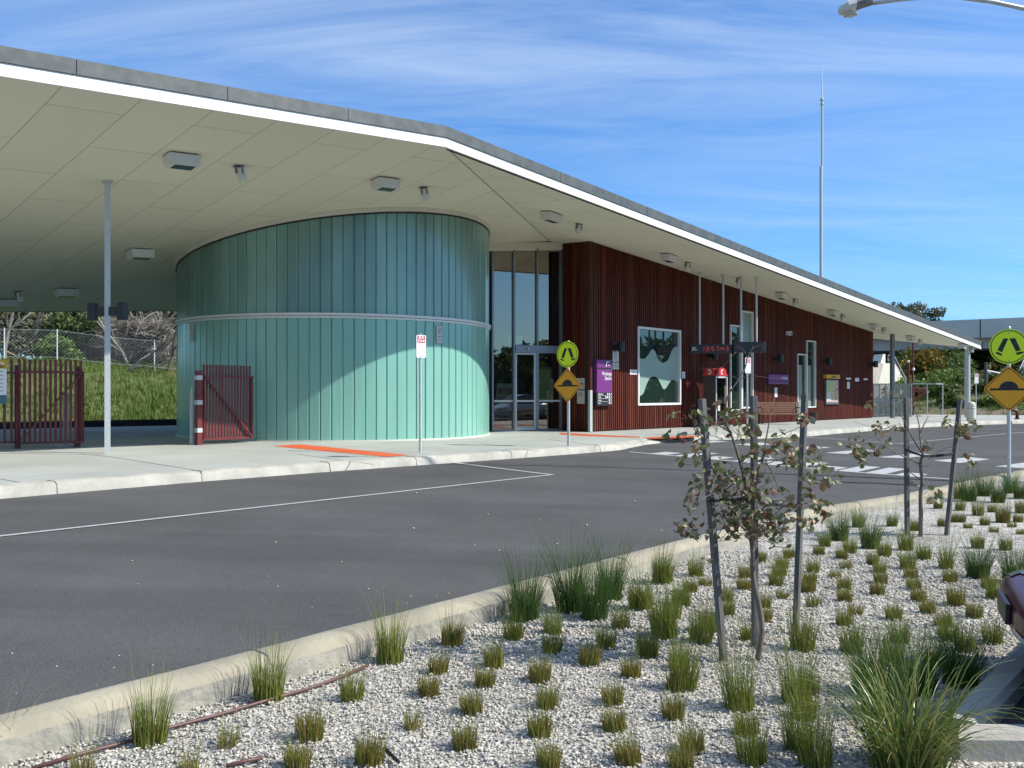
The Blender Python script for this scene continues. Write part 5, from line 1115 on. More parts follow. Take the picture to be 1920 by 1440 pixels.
# ================================================================== CARS
def car(name, label, paint, loc, heading):
    """local frame: nose at x=0, body towards -x, y to the left, z up"""
    t = thing(name, label, 'car', (0,0,0))
    prof = [(.00,.37,.47,.30),(-.02,.34,.51,.50),(-.07,.31,.545,.66),(-.18,.28,.58,.76),(-.40,.24,.64,.83),(-.75,.20,.75,.85),(-1.15,.18,.88,.86),(-1.6,.18,.92,.87),(-2.4,.18,.94,.87),(-3.2,.19,.96,.86),(-3.75,.22,.95,.83),(-4.08,.27,.88,.76),(-4.2,.33,.78,.66),(-4.25,.42,.66,.5)]
    A = np.array(prof); tt = np.arange(len(A)); td = np.linspace(0, len(A)-1, 66); D = []
    for u in td:
        i = min(int(u), len(A)-2); f = u-i; p0, p1, p2, p3 = A[max(i-1,0)], A[i], A[i+1], A[min(i+2,len(A)-1)]; D.append(.5*(2*p1+(p2-p0)*f+(2*p0-5*p1+4*p2-p3)*f*f+(3*p1-p0-3*p2+p3)*f**3))
    m_ = 64
    def pt(i, k, o=0):
        x, z0, z1, hw = D[i]; a = 2*math.pi*k/m_; ca, sa = math.cos(a), math.sin(a); e = .55
        return Vector((x+o*max(0,1+x*2.0)*.8, (hw+o)*math.copysign(abs(ca)**e, ca), (z0+z1)/2+((z1-z0)/2+o)*math.copysign(abs(sa)**e, sa)))
    n_ = len(D); b = MB(); vs = [pt(i, k) for i in range(n_) for k in range(m_)]
    fs = [(i*m_+k, i*m_+(k+1)%m_, (i+1)*m_+(k+1)%m_, (i+1)*m_+k) for i in range(n_-1) for k in range(m_)]+[tuple(range(m_)), tuple(range((n_-1)*m_, n_*m_))[::-1]]
    b.add(vs, fs); b.build('body', paint, t, smooth=True)
    def patch_(nm, mat, test, o=.006):
        b = MB()
        for i in range(n_-1):
            for k in range(m_):
                q = [pt(i, k, o), pt(i, k+1, o), pt(i+1, k+1, o), pt(i+1, k, o)]; cen = sum(q, Vector())/4
                if test(cen): b.add(q, [(0,1,2,3)])
        if b.v: b.build(nm, mat, t, smooth=True)
    for s in (-1, 1):
        patch_('headlight', 'lens', lambda p: -.62 < p.x < -.06 and s*p.y > .40 and .475 < p.z < .62 and p.z > .46+(-p.x)*.10)
        patch_('fog_strip', 'carlamp', lambda p: p.x > -.5 and s*p.y > .12 and .365 < p.z < .41)
        patch_('tail_light', 'boothred', lambda p: p.x < -3.95 and s*p.y > .42 and .62 < p.z < .86)
    b = MB(); cab = [(-1.15,.88,.78,.80),(-1.85,1.38,.60,.72),(-2.6,1.44,.60,.72),(-3.3,1.36,.58,.70),(-4.0,.93,.66,.74)]
    rows = [[(x,-w1,.86),(x if z < 1 else x,-w0,z),(x,w0,z),(x,w1,.86)] for x, z, w0, w1 in cab]; strip(b, [[Vector(p) for p in r] for r in rows]); cb = b.build('cabin_glass', 'pane', t)
    b = MB(); strip(b, [[Vector((x,-w0-.005,z+.005)), Vector((x,0,z+.03)), Vector((x,w0+.005,z+.005))] for x, z, w0 in ((-1.80,1.375,.60),(-2.2,1.43,.60),(-2.6,1.445,.60),(-3.3,1.365,.58))]); b.build('roof', paint, t, smooth=True)
    for x in (-.82, -3.42):
        for s in (-1, 1):
            y = .76*s; b = MB(); b.tube([(x,y-.10*s,.31),(x,y+.085*s,.31)], [.31,.31], 22); w_ = b.build('wheel', 'rubber', t)
            b = MB(); b.tube([(x,y+.08*s,.31),(x,y+.10*s,.31)], [.20,.19], 18); b.build('rim', 'alu', w_)
    for s in (-1, 1):
        b = MB(); b.box((-1.45,.95*s,.98), (.12,.18,.12)); b.build('mirror', paint, t, bevel=.03)
    b = MB(); b.box((.014,0,.445), (.024,.37,.11)); b.build('number_plate', 'ink', t, bevel=.004)
    t.location = loc; t.rotation_euler = (0,0,heading); return t
car('parked_car', 'dark maroon car nosing over the concrete kerb at the right edge', 'carmaroon', (2.70,5.05,.02), math.atan2(.37,-.93))
car('parked_car', 'silver car standing in the car park beyond the right edge of the picture', 'carsilver', (22.5,9.5,.02), R(200))

# ================================================================== PLANTS
def blades(n, h, r0, spread, wdt, segs=4, droop=.25, rmin=.0, hv=.35):
    """numpy ribbons: returns verts and quads for n grass blades"""
    a = rng.uniform(0, 2*np.pi, n); r = r0*np.sqrt(rng.uniform(rmin, 1, n)); bx, by = r*np.cos(a), r*np.sin(a)
    a2 = a+rng.normal(0, .6, n); H = h*np.clip(rng.normal(1-hv*.5, hv*.5, n), .25, 1.15); sp = spread*rng.uniform(.15, 1, n)*H
    V = np.zeros((n, segs+1, 2, 3)); ta = rng.uniform(0, np.pi, n)
    for k in range(segs+1):
        t = k/segs; off = sp*(t**1.6); z = H*(t-droop*sp/np.maximum(H,1e-3)*t*t*t)
        cx, cy = bx+np.cos(a2)*off, by+np.sin(a2)*off; w_ = wdt*(1-.85*t)*.5
        V[:,k,0] = np.stack([cx-np.cos(ta)*w_, cy-np.sin(ta)*w_, z], -1); V[:,k,1] = np.stack([cx+np.cos(ta)*w_, cy+np.sin(ta)*w_, z], -1)
    V = V.reshape(-1,3); base = (np.arange(n)*(segs+1)*2)[:,None,None]
    q = np.array([[2*k,2*k+1,2*k+3,2*k+2] for k in range(segs)])[None]; return V, (base+q).reshape(-1,4)
def plant(name, layers, label='', cat='plant', group=None):
    Vs, Qs, mi, mats, o = [], [], [], [], 0
    for (V, Q), mat in layers:
        if mat not in mats: mats.append(mat)
        Vs.append(V); Qs.append(Q+o); mi += [mats.index(mat)]*len(Q); o += len(V)
    ob = npmesh(name, np.concatenate(Vs), np.concatenate(Qs), mats, None, mi); return tag(ob, label, cat, group)
def tuft_small(): return [(blades(170,.17,.072,.22,.006,3,hv=.25),'rushdry'),(blades(100,.19,.075,.25,.005,3,hv=.3),'rush'),(blades(46,.38,.07,.28,.0035,4,hv=.5),'rush'),(blades(12,.38,.06,.3,.003,4,hv=.5),'rushdry')]
def tuft_green(): return [(blades(60,.17,.075,.2,.006,3,hv=.25),'rushdry'),(blades(170,.26,.08,.28,.005,3,hv=.4),'rush'),(blades(80,.44,.075,.34,.0035,4,hv=.5),'rush')]
def tuft_stub(): return [(blades(120,.12,.07,.3,.006,2,hv=.3),'rushdry'),(blades(60,.13,.07,.35,.005,2,hv=.3),'rush'),(blades(8,.22,.06,.3,.0035,3,hv=.5),'rush')]
def tuft_sparse(): return [(blades(70,.14,.06,.25,.005,3,hv=.3),'rushdry'),(blades(40,.28,.07,.35,.004,4,hv=.5),'rush'),(blades(16,.38,.06,.35,.0032,4,hv=.4),'rush')]
def tuft_tall(): return [(blades(50,.18,.08,.2,.006,3),'rushdry'),(blades(120,.36,.08,.25,.005,4,hv=.4),'rush'),(blades(130,.62,.09,.30,.0042,5,hv=.5),'rush')]
def tuft_dark(): return [(blades(30,.2,.1,.2,.006,3),'rushdry'),(blades(230,.42,.12,.35,.006,4,hv=.45),'rushdark'),(blades(220,.75,.12,.42,.005,5,hv=.5),'rushdark'),(blades(40,.8,.12,.45,.004,5,hv=.4),'rush')]
G_ = 'clipped rush tufts planted in rows in the gravel'
kinds = {'s': [plant('rush_tuft', tuft_small()) for _ in range(4)], 'g': [plant('rush_tuft', tuft_green()) for _ in range(3)], 'u': [plant('rush_tuft', tuft_stub()) for _ in range(2)], 'p': [plant('rush_tuft', tuft_sparse()) for _ in range(2)], 't': [plant('rush_tuft', tuft_tall()) for _ in range(2)], 'd': [plant('rush_tuft', tuft_dark()) for _ in range(3)]}
kh = {'s': .31, 'g': .37, 'u': .16, 'p': .33, 't': .55, 'd': .68}
W1 = [(281,1394,117,'g'),(502,1313,108,'g'),(660,1313,58,'g'),(731,1242,96,'g'),(581,1386,75,'s'),(427,1400,42,'p'),(773,1367,50,'p'),(558,1440,60,'s'),(692,1432,75,'s'),(154,1446,55,'p'),(352,1448,65,'p')]
W2 = [(620,750,190,'s'),(545,905,110,'s'),(490,1030,120,'s'),(860,870,170,'s'),(805,980,110,'s'),(740,1130,150,'s'),(695,1330,170,'s'),(965,715,180,'g'),(1030,605,380,'d'),(1290,560,400,'d'),(1420,600,350,'d'),(1510,490,330,'d'),(1190,685,150,'g'),(1185,790,110,'g'),(1115,955,180,'s'),(1155,1100,150,'s'),(1115,1255,150,'s'),(1170,1440,130,'s'),(1395,860,180,'s'),(1490,765,120,'g'),(1565,655,150,'g'),(1680,545,220,'g'),(1800,400,200,'g'),(1720,815,160,'g'),(1630,925,130,'s'),(1530,1080,140,'s'),(1540,1225,150,'s'),(1620,1410,200,'s'),(1805,705,250,'g'),(1860,600,160,'g'),(1870,1160,160,'s'),(1885,1000,110,'s'),(1900,880,150,'g'),(1905,520,120,'g')]
W3 = [(110,355,160,'g'),(280,320,120,'g'),(322,368,50,'u'),(250,400,70,'s'),(215,470,110,'g'),(20,485,130,'g'),(130,630,220,'g'),(40,725,140,'g'),(215,885,240,'g'),(300,650,200,'g'),(345,600,160,'s'),(265,1195,150,'s'),(210,1290,110,'s'),(430,445,90,'s'),(430,515,70,'g'),(520,390,70,'s'),(525,330,90,'s'),(600,250,40,'s'),(620,480,100,'s'),(620,545,80,'s'),(680,365,70,'g'),(700,320,70,'g'),(710,280,80,'s'),(710,430,50,'u'),(745,230,60,'s'),(840,400,100,'s'),(850,355,60,'s'),(870,470,60,'u'),(865,300,70,'s'),(895,215,60,'s'),(925,170,90,'g'),(1000,140,170,'d'),(1090,75,100,'g'),(1050,205,100,'g'),(1010,235,50,'s'),(1030,283,50,'u'),(975,328,40,'u'),(1025,385,80,'s'),(1030,445,60,'s'),(1075,512,60,'u'),(1020,568,90,'s'),(1165,262,70,'s'),(1150,180,170,'d'),(1225,222,110,'g'),(1200,305,60,'s'),(1205,355,50,'s'),(1185,412,60,'s'),(1260,70,80,'g'),(1330,190,120,'g'),(1340,283,120,'g'),(1355,330,50,'s'),(1370,387,50,'s'),(1395,445,60,'s'),(1440,505,60,'s'),(1270,537,80,'s'),(1300,655,110,'g'),(1420,238,110,'g'),(1380,92,80,'s'),(1530,283,150,'t'),(1550,350,90,'s'),(1580,467,130,'s'),(1520,572,100,'s'),(1545,642,80,'g'),(1670,527,80,'s'),(1605,50,50,'s'),(1510,70,60,'s'),(1725,65,60,'s'),(1640,80,30,'u'),(1770,100,30,'u'),(1690,330,190,'d'),(1740,382,90,'s'),(1770,432,120,'g'),(1690,180,90,'s'),(1820,50,60,'s'),(1860,75,30,'u'),(1870,352,200,'d'),(1830,190,90,'s'),(1905,110,30,'u'),(1765,655,120,'g'),(500,985,330,'t'),(530,1110,150,'s'),(560,1255,230,'g'),(810,690,210,'g'),(780,950,300,'t'),(840,905,120,'s'),(820,1030,170,'s'),(790,1190,280,'t'),(880,1275,330,'t'),(1060,705,180,'g'),(1150,900,320,'d'),(1200,1010,330,'d'),(1260,760,170,'g'),(1390,905,220,'d'),(1470,775,80,'g'),(1600,865,220,'d'),(1625,695,110,'g'),(545,640,90,'s')]
W4 = [(1600,575,110,'g'),(1645,585,160,'d'),(1720,560,130,'d'),(1790,592,140,'d'),(1900,572,120,'d'),(1850,545,110,'d'),(1490,622,60,'s'),(1600,632,70,'g'),(1690,657,90,'g'),(1815,692,120,'s'),(1905,645,90,'s'),(1450,600,50,'p'),(1570,690,60,'s'),(1890,690,50,'s'),(1760,640,50,'s')]
spots = [(x,y,h,k) for x,y,h,k in W1]+[(640+x/3,960+y/3,h/3,k) for x,y,h,k in W2]+[(1200+x/2.667,960+y/2.667,h/2.667,k) for x,y,h,k in W3]+[(1200+x/2.667,720+y/2.667,h/2.667,k) for x,y,h,k in W4]
ZONES = [(lambda x, y: x < 900 and y > 1180, 'at the left end of the bed by the kerb'), (lambda x, y: y > 1330, 'in the front row at the bottom edge'), (lambda x, y: x < 1250 and y > 1180, 'in open gravel left of the leafy sapling'), (lambda x, y: x < 1300, 'beside the kerb left of the leafy sapling'),
 (lambda x, y: y > 1190 and x < 1560, 'around the foot of the leafy sapling'), (lambda x, y: y > 1180, 'between leafy sapling and maroon car'), (lambda x, y: x < 1480, 'behind the trunk of the leafy sapling'), (lambda x, y: y < 985, 'at the far end near the hump sign'), (lambda x, y: y < 1060 and x < 1640, 'right of the leafy sapling near the kerb'), (lambda x, y: y < 1060, 'around the foot of the thin bare sapling'), (lambda x, y: x < 1660, 'in mid bed right of the leafy sapling'), (lambda x, y: True, 'in mid bed left of the maroon car')]
KN = {'s': 'yellow-green clipped rush tuft', 'g': 'fresh green rush tuft', 'u': 'low browned rush stub', 'p': 'sparse wispy rush tuft', 't': 'tall slender rush clump', 'd': 'bushy dark green rush clump'}
cells = {}
for x, y, h, k in spots:
    z = next(n for f, n in ZONES if f(x, y)); cells.setdefault((z, k), []).append((x, y, h))
used = set(); cyc = {k: 0 for k in kinds}
for (zname, k), lst in cells.items():
    lst.sort()
    for i, (x, y, h) in enumerate(lst):
        src = kinds[k][cyc[k] % len(kinds[k])]; cyc[k] += 1
        o = src if src.name not in used else src.copy()
        if src.name in used: C.objects.link(o)
        used.add(src.name)
        p = hit('bed', x, y); H = h/F*p.y; s = min(1.9, max(.6, H/kh[k]*(1.08 if k == 'd' else 1.26))); o.location = (p.x, p.y, -.005); o.scale = (max(.75, min(1.5, s**.6)),)*2+(s,); o.rotation_euler = (random.gauss(0,.07),random.gauss(0,.07),random.uniform(0,6.28))
        n_ = len(lst); w_ = '' if n_ == 1 else ('leftmost ' if i == 0 else 'rightmost ' if i == n_-1 else ORD[i]+'-from-left ')
        o['label'] = w_+KN[k]+' '+zname; o['category'] = 'rush tuft'; o['group'] = G_
for k in kinds:
    for o in kinds[k]:
        if o.name not in used: bpy.data.objects.remove(o)
# strap-leaved clump in the corner
def strap(n, h, r0, wdt): return blades(n, h, r0, .95, wdt, 6, .55, hv=.45)
sc_ = plant('strap_leaf_clump', [(strap(230,.62,.14,.013),'strap'),(strap(120,.45,.16,.011),'strap'),(strap(40,.5,.12,.010),'rushdry')], 'big arching strap-leaved clump in the bottom right corner by the kerb', 'plant'); p = hit('bed', 1700, 1440); sc_.location = (p.x, p.y-.02, 0)
o = plant('wispy_stems', [(blades(26,.5,.1,.7,.004,5,.4),'rush')], 'few thin grass stems leaning in at the left edge by the kerb', 'plant'); p = hit('bed', -20, 1425); o.location = (p.x, p.y, 0)

# leaf litter caught among the stones
lv = []
for _ in range(900):
    y = random.uniform(2.6, 12); x = random.uniform(-.6, .6)*y
    if inbed(x, y) and (math.sin(x*1.7+y)*math.sin(y*1.3-x*.6) > .1 or random.random() < .2): lv.append((x, y))
V = np.zeros((len(lv),4,3))
for i, (x, y) in enumerate(lv):
    a_ = random.uniform(0,6.28); L = random.uniform(.012,.035); w_ = L*random.uniform(.25,.45); u = np.array([math.cos(a_),math.sin(a_),random.uniform(-.3,.3)]); v = np.array([-math.sin(a_),math.cos(a_),random.uniform(-.5,.5)]); o = np.array([x,y,.02])
    V[i] = [o-u*L/2, o-v*w_/2, o+u*L/2, o+v*w_/2]
lt = npmesh('leaf_litter', V.reshape(-1,3), np.arange(len(lv)*4).reshape(-1,4), 'litter'); struct(lt, 'stuff'); tag(lt, 'brown leaf litter and bark scraps caught in the gravel', 'leaf litter')
# drip hose and scraps on the gravel
for pts_, lab in (([(60,1450),(150,1423),(250,1396),(300,1377),(400,1351),(510,1318),(580,1298),(640,1276),(690,1254)], 'brown drip hose curving over the gravel below the kerb'),([(425,1446),(460,1436),(492,1430)], 'short end of brown hose at the bottom edge')):
    q = [hit('bed', x, y)+UP*.022 for x, y in pts_]; b = MB(); b.tube(q, .009, 8); tag(b.build('drip_hose', 'hose', smooth=True), lab, 'hose')
q = [hit('bed', 727, 1421)+UP*.03, hit('bed', 748, 1442)+UP*.03]; b = MB(); b.tube(q, .008, 6); b.tube([q[0], q[0]+UP*.01+Vector((-.02,.02,0))], [.011,.006], 6); tag(b.build('dripper_pipe', 'rubber'), 'short black dripper pipe on the gravel at the bottom edge', 'pipe')

# --- saplings, stakes, ties
def leafmesh(specs, Z0, zr, size, mat_n=0, hang=.5):
    """bent two-part leaves around cluster centres given in picture pixels at depth Z0"""
    V = []; Q = []
    for cx, cy, rx, ry, n in specs:
        for _ in range(n):
            a = random.uniform(0, 6.28); r = math.sqrt(random.random()); c = at(cx+rx*r*math.cos(a), cy+ry*r*math.sin(a), Z0+random.uniform(-zr, zr))
            L = size*random.uniform(.6, 1.2); w_ = L*random.uniform(.42, .62)
            d = Vector((random.gauss(0,1), random.gauss(0,1), random.gauss(-hang,.7))).normalized(); s = d.orthogonal(); s.rotate(Matrix.Rotation(random.uniform(0,6.28), 3, d)); n_ = d.cross(s); f = random.uniform(.1,.3)
            base = len(V); cur = random.uniform(-.18,.18)
            for t, k in ((0,.08),(.25,.8),(.55,1),(.82,.62),(1,.06)):
                m_ = c+d*L*t+n_*L*cur*math.sin(t*3.1)
                V += [m_-s*w_*k/2+n_*w_*k*f, m_, m_+s*w_*k/2+n_*w_*k*f]
            for j in range(4):
                for e in (0, 1): Q.append((base+j*3+e, base+j*3+e+1, base+j*3+e+4, base+j*3+e+3))
    return np.array([tuple(v) for v in V]), np.array(Q)
def branch(b, pts_, Z0, r0, r1, dz=0.0):
    n = len(pts_); q = [at(x, y, Z0+dz*i/max(1,n-1)+random.uniform(-.01,.01)) for i, (x, y) in enumerate(pts_)]
    qq = [];
    for i in range(n-1):
        p0, p1, p2, p3 = q[max(i-1,0)], q[i], q[i+1], q[min(i+2,n-1)]
        for k in range(4): t = k/4; qq.append(.5*((2*p1)+(p2-p0)*t+(2*p0-5*p1+4*p2-p3)*t*t+(3*p1-p0-3*p2+p3)*t**3))
    qq.append(q[-1]); m_ = len(qq); b.tube(qq, [r0+(r1-r0)*i/(m_-1) for i in range(m_)], 7)
def sapling(label, base_px, Z0, trunk, limbs, twigs, leaves, zr, size):
    p = at(*base_px, Z0); p.z = 0; t = thing('sapling', label, 'tree', p)
    b = MB(); branch(b, *trunk); b.build('trunk', 'bark', t, smooth=True); b = MB()
    for l in limbs: branch(b, *l)
    b.mi = 1
    for l in twigs: branch(b, *l)
    for cx, cy, rx, ry, n in leaves:
        for _ in range(max(1, n//6)):
            x, y = cx+random.uniform(-rx,rx), cy+random.uniform(-ry,ry); branch(b, [(x,y),(x+random.uniform(-12,12),y+random.uniform(4,14)),(cx+random.uniform(-6,6),cy+ry*.8)], Z0+random.uniform(-zr,zr)*.8, .0014, .0022)
    b.build('branches', ['bark', 'twig'], t, smooth=True)
    V, Q = leafmesh([(x,y,rx,ry,max(1,int(n*1.25))) for x,y,rx,ry,n in leaves], Z0, zr, size); V = V-np.array(tuple(p)); npmesh('leaves', V, Q, 'leaf', t); return t
Z1 = 5.66
lv1 = [(1265,776,15,6,4),(1262,812,20,15,5),(1310,790,20,30,22),(1315,840,18,20,15),(1295,862,25,12,10),(1340,775,25,25,12),(1370,770,20,20,9),(1385,795,35,30,38),(1345,870,25,15,13),(1310,905,20,15,12),(1295,940,20,15,8),(1290,985,25,18,18),(1305,1000,20,12,10),(1350,900,40,30,36),(1380,920,40,40,50),(1410,900,40,30,38),(1360,970,50,25,38),(1410,970,50,35,50),(1460,970,50,25,32),(1440,1000,40,20,18),(1370,1000,30,15,14),(1465,815,20,15,9),(1430,845,20,15,12),(1475,840,30,25,28),(1490,860,30,20,24),(1530,850,20,20,14),(1535,890,30,20,30),(1560,900,15,8,6),(1530,940,25,20,17),(1520,975,25,15,15),(1500,930,30,20,15),(1460,1015,30,12,8),(1330,1050,10,6,4),(1508,783,12,12,10),(1405,850,15,15,8),(1550,960,15,10,6),(1430,960,60,45,30)]
sapling('leafy young gum sapling with rusty round leaves between three stakes', (1420,1240), Z1,
 ([(1420,1243),(1424,1215),(1429,1180),(1425,1145),(1416,1105),(1411,1070),(1411,1035),(1406,1000),(1402,975)], Z1, .019, .012),
 [([(1402,975),(1400,940),(1397,905),(1386,862),(1373,820),(1362,795),(1360,765),(1366,740),(1383,714),(1397,690),(1402,668),(1413,650)], Z1, .011, .0025), ([(1404,990),(1415,945),(1421,890),(1430,860),(1438,815),(1446,772),(1452,748)], Z1, .010, .002, .15), ([(1420,880),(1435,868),(1450,890),(1463,922),(1478,935)], Z1, .006, .002, -.15), ([(1404,985),(1440,945),(1475,940),(1510,955)], Z1, .006, .002, -.2), ([(1408,1010),(1388,985),(1360,972),(1328,950)], Z1, .007, .002, .2), ([(1400,960),(1370,930),(1340,925),(1300,945)], Z1, .006, .002, -.25), ([(1372,812),(1346,797),(1325,790),(1300,815)], Z1, .005, .002, .1)],
 [([(1438,830),(1466,815),(1500,800),(1512,784)], Z1, .003, .001), ([(1425,875),(1480,860),(1530,898),(1572,905)], Z1, .004, .001, .2), ([(1401,668),(1392,655),(1380,648)], Z1, .002, .001), ([(1385,712),(1370,705),(1352,711)], Z1, .002, .001), ([(1413,652),(1430,648),(1422,670)], Z1, .002, .001), ([(1385,712),(1405,705),(1440,708),(1475,712)], Z1, .002, .001), ([(1446,772),(1465,742),(1480,748)], Z1, .002, .0008), ([(1345,797),(1342,815),(1350,825)], Z1, .002, .001), ([(1380,660),(1350,690),(1310,690)], Z1, .0015, .0008)], lv1, .22, .052)
Z2 = 10.5
lv2 = [(1605,812,10,10,5),(1610,835,15,10,10),(1612,845,12,10,10),(1632,840,15,12,10),(1650,805,20,12,8),(1645,795,5,5,4),(1660,832,8,8,6),(1615,863,8,6,5),(1740,835,10,8,8),(1773,790,10,8,7),(1805,800,18,12,14),(1830,795,8,8,8),(1808,812,12,8,8),(1812,853,12,6,5),(1820,870,10,6,8),(1758,925,10,12,12),(1718,907,6,4,3),(1665,735,10,6,4),(1690,745,8,6,4),(1635,755,12,15,5),(1585,830,10,8,3),(1680,800,12,8,4)]
sapling('thin nearly bare sapling with a few rusty leaves between two stakes', (1726,1008), Z2,
 ([(1726,1010),(1727,970),(1726,930),(1729,900),(1726,870),(1731,852)], Z2, .026, .016),
 [([(1731,852),(1718,832),(1704,808),(1690,780),(1668,752)], Z2, .012, .004), ([(1730,850),(1725,820),(1723,795),(1715,765)], Z2, .012, .004, .2), ([(1725,812),(1733,795),(1741,780)], Z2, .008, .003), ([(1727,872),(1700,858),(1672,845),(1645,822)], Z2, .011, .004, -.3), ([(1730,902),(1712,890),(1704,884)], Z2, .008, .003), ([(1727,876),(1742,872),(1751,870)], Z2, .006, .003)],
 [([(1704,808),(1680,797),(1650,804),(1600,790)], Z2, .004, .0015, .2), ([(1700,805),(1670,800),(1640,818),(1590,838)], Z2, .004, .0015, -.2), ([(1738,790),(1765,790),(1800,795),(1835,794)], Z2, .003, .0015, .3), ([(1740,862),(1780,838),(1812,850),(1822,872)], Z2, .003, .0015), ([(1727,930),(1745,918),(1760,925)], Z2, .003, .0015), ([(1668,752),(1650,742),(1636,752)], Z2, .004, .0015), ([(1715,765),(1705,748),(1692,745)], Z2, .004, .0015), ([(1690,905),(1680,940),(1684,900)], Z2, .002, .001)], lv2, .4, .085)
def stake(top, bot, Z, w_, label, ang):
    a, c = at(*top, Z), at(*bot, Z); c.z = -.05; b = MB(); d = a-c; sd_ = Vector((math.cos(ang), math.sin(ang), 0)); b.bar(c, a, w_, w_, sd_); ob = b.build('stake', 'stake', bevel=.003); return tag(ob, label, 'stake', 'timber stakes holding the saplings')
stake((1316,748),(1358,1246), 5.62, .036, 'grey timber stake leaning in left of the leafy sapling', .6); stake((1413,742),(1416,1228), 5.95, .036, 'upright grey stake right behind the trunk of the leafy sapling', .3); stake((1509,739),(1491,1192), 6.25, .036, 'grey timber stake right of the leafy sapling', .75)
stake((1699,745),(1701,990), 10.6, .044, 'grey stake left of the thin bare sapling', .3); stake((1800,750),(1774,998), 10.6, .044, 'leaning dark stake right of the thin bare sapling', .7)
def tie(pts_, Z, label, r=.006):
    q = [at(x, y, z) for (x, y), z in zip(pts_, Z)]; b = MB(); b.tube(q, r, 6); off_ = Vector((0,0,r*1.5)); b.tube([p+off_ for p in q], r, 6); tag(b.build('tree_tie', 'rubber'), label, 'tree tie', 'black ties from stakes to saplings')
tie([(1325,939),(1333,941),(1365,938),(1404,937)], [5.58,5.58,5.62,5.64], 'black tie from the left stake to the leafy sapling trunk'); tie([(1405,938),(1440,946),(1480,950),(1501,950)], [5.68,5.8,6.1,6.2], 'black tie from the right stake to the leafy sapling trunk')
tie([(1731,856),(1755,856),(1787,852)], [10.45,10.5,10.56], 'black twisted tie from the right stake to the thin sapling', .009); tie([(1697,842),(1712,850),(1729,855)], [10.55,10.5,10.45], 'black tie from the left stake to the thin sapling', .007)

# --- trees and shrubs beyond
def foliage(n, blobs, size, flat=.0):
    """leaf clumps: n crossed quads scattered through ellipsoids (x,y,z,rx,ry,rz,weight)"""
    wts = np.array([bl[6] for bl in blobs], float); wts /= wts.sum(); idx = rng.choice(len(blobs), n, p=wts); B = np.array([bl[:6] for bl in blobs])[idx]
    d = rng.normal(size=(n,3)); d /= np.linalg.norm(d, axis=1)[:,None]; r = rng.uniform(.35, 1.05, n)**.6; c = B[:,:3]+d*B[:,3:6]*r[:,None]
    u = rng.normal(size=(n,3)); u /= np.linalg.norm(u, axis=1)[:,None]; v = np.cross(u, rng.normal(size=(n,3))); v /= np.linalg.norm(v, axis=1)[:,None]
    s = size*rng.uniform(.5, 1.4, n)[:,None]; P = np.stack([c-u*s-v*s*.15, c-u*s*.1-v*s*.5, c+u*s+v*s*.1, c+u*s*.1+v*s*.5], 1); return P.reshape(-1,3), np.arange(n*4).reshape(-1,4)
def sticks(n, blobs):
    wts = np.ones(len(blobs))/len(blobs); idx = rng.choice(len(blobs), n, p=wts); B = np.array([bl[:6] for bl in blobs])[idx]
    c = B[:,:3]+rng.normal(size=(n,3))*B[:,3:6]*.55; u = rng.normal(size=(n,3))*np.array([1,1,.8]); u /= np.linalg.norm(u, axis=1)[:,None]; v = np.cross(u, rng.normal(size=(n,3))); v /= np.linalg.norm(v, axis=1)[:,None]
    L = rng.uniform(.25,.9,n)[:,None]; w_ = rng.uniform(.008,.022,n)[:,None]; P = np.stack([c-u*L-v*w_, c+u*L*.2-v*w_, c+u*L+np.array([0,0,-.12]), c+u*L*.2+v*w_], 1); P[:,:,2] = np.maximum(P[:,:,2], .02); return P.reshape(-1,3), np.arange(n*4).reshape(-1,4)
def tree(name, label, loc, H, blobs, n, size, mat, trunk_r=.15, cat='tree', group=None, trunk_mat='bark', limbs=4):
    t = thing(name, label, cat, loc, group); V, Q = sticks(n, blobs) if mat == 'brambles' else foliage(n, blobs, size); npmesh('crown', V, Q, mat, t)
    b = MB(); lo = Vector(loc); top_ = lo+Vector((random.uniform(-.2,.2), 0, H*.6)); b.tube([lo-UP*.5, lo+UP*H*.25+Vector((random.uniform(-.15,.15),0,0)), top_], [trunk_r, trunk_r*.75, trunk_r*.4], 8)
    for k in range(limbs):
        bl = random.choice(blobs); e = lo+Vector(bl[:3]); s_ = lo+UP*H*random.uniform(.2,.5); b.tube([s_, (s_+e)/2+UP*.2, e], [trunk_r*.5, trunk_r*.3, trunk_r*.12], 6)
    b.build('trunk', trunk_mat, t, smooth=True); return t
def bushblobs(wx, h, n=9, wy=None):
    out = []
    for _ in range(n):
        f = random.random(); out.append((random.uniform(-.6,.6)*wx, random.uniform(-.6,.6)*(wy or wx), h*random.uniform(.18,.8), wx*random.uniform(.3,.55), (wy or wx)*random.uniform(.3,.5), h*random.uniform(.16,.30), 1))
    return out
def bank_at(px, Z):                                       # ground point on the bank at a picture column
    x = (px-CX)/F*Z; q = Vector((x,Z,0))-K; return Vector((x, Z, bankh(q.dot(E2), q.dot(P2))))
GT = 'trees along the far side of the grassy bank'
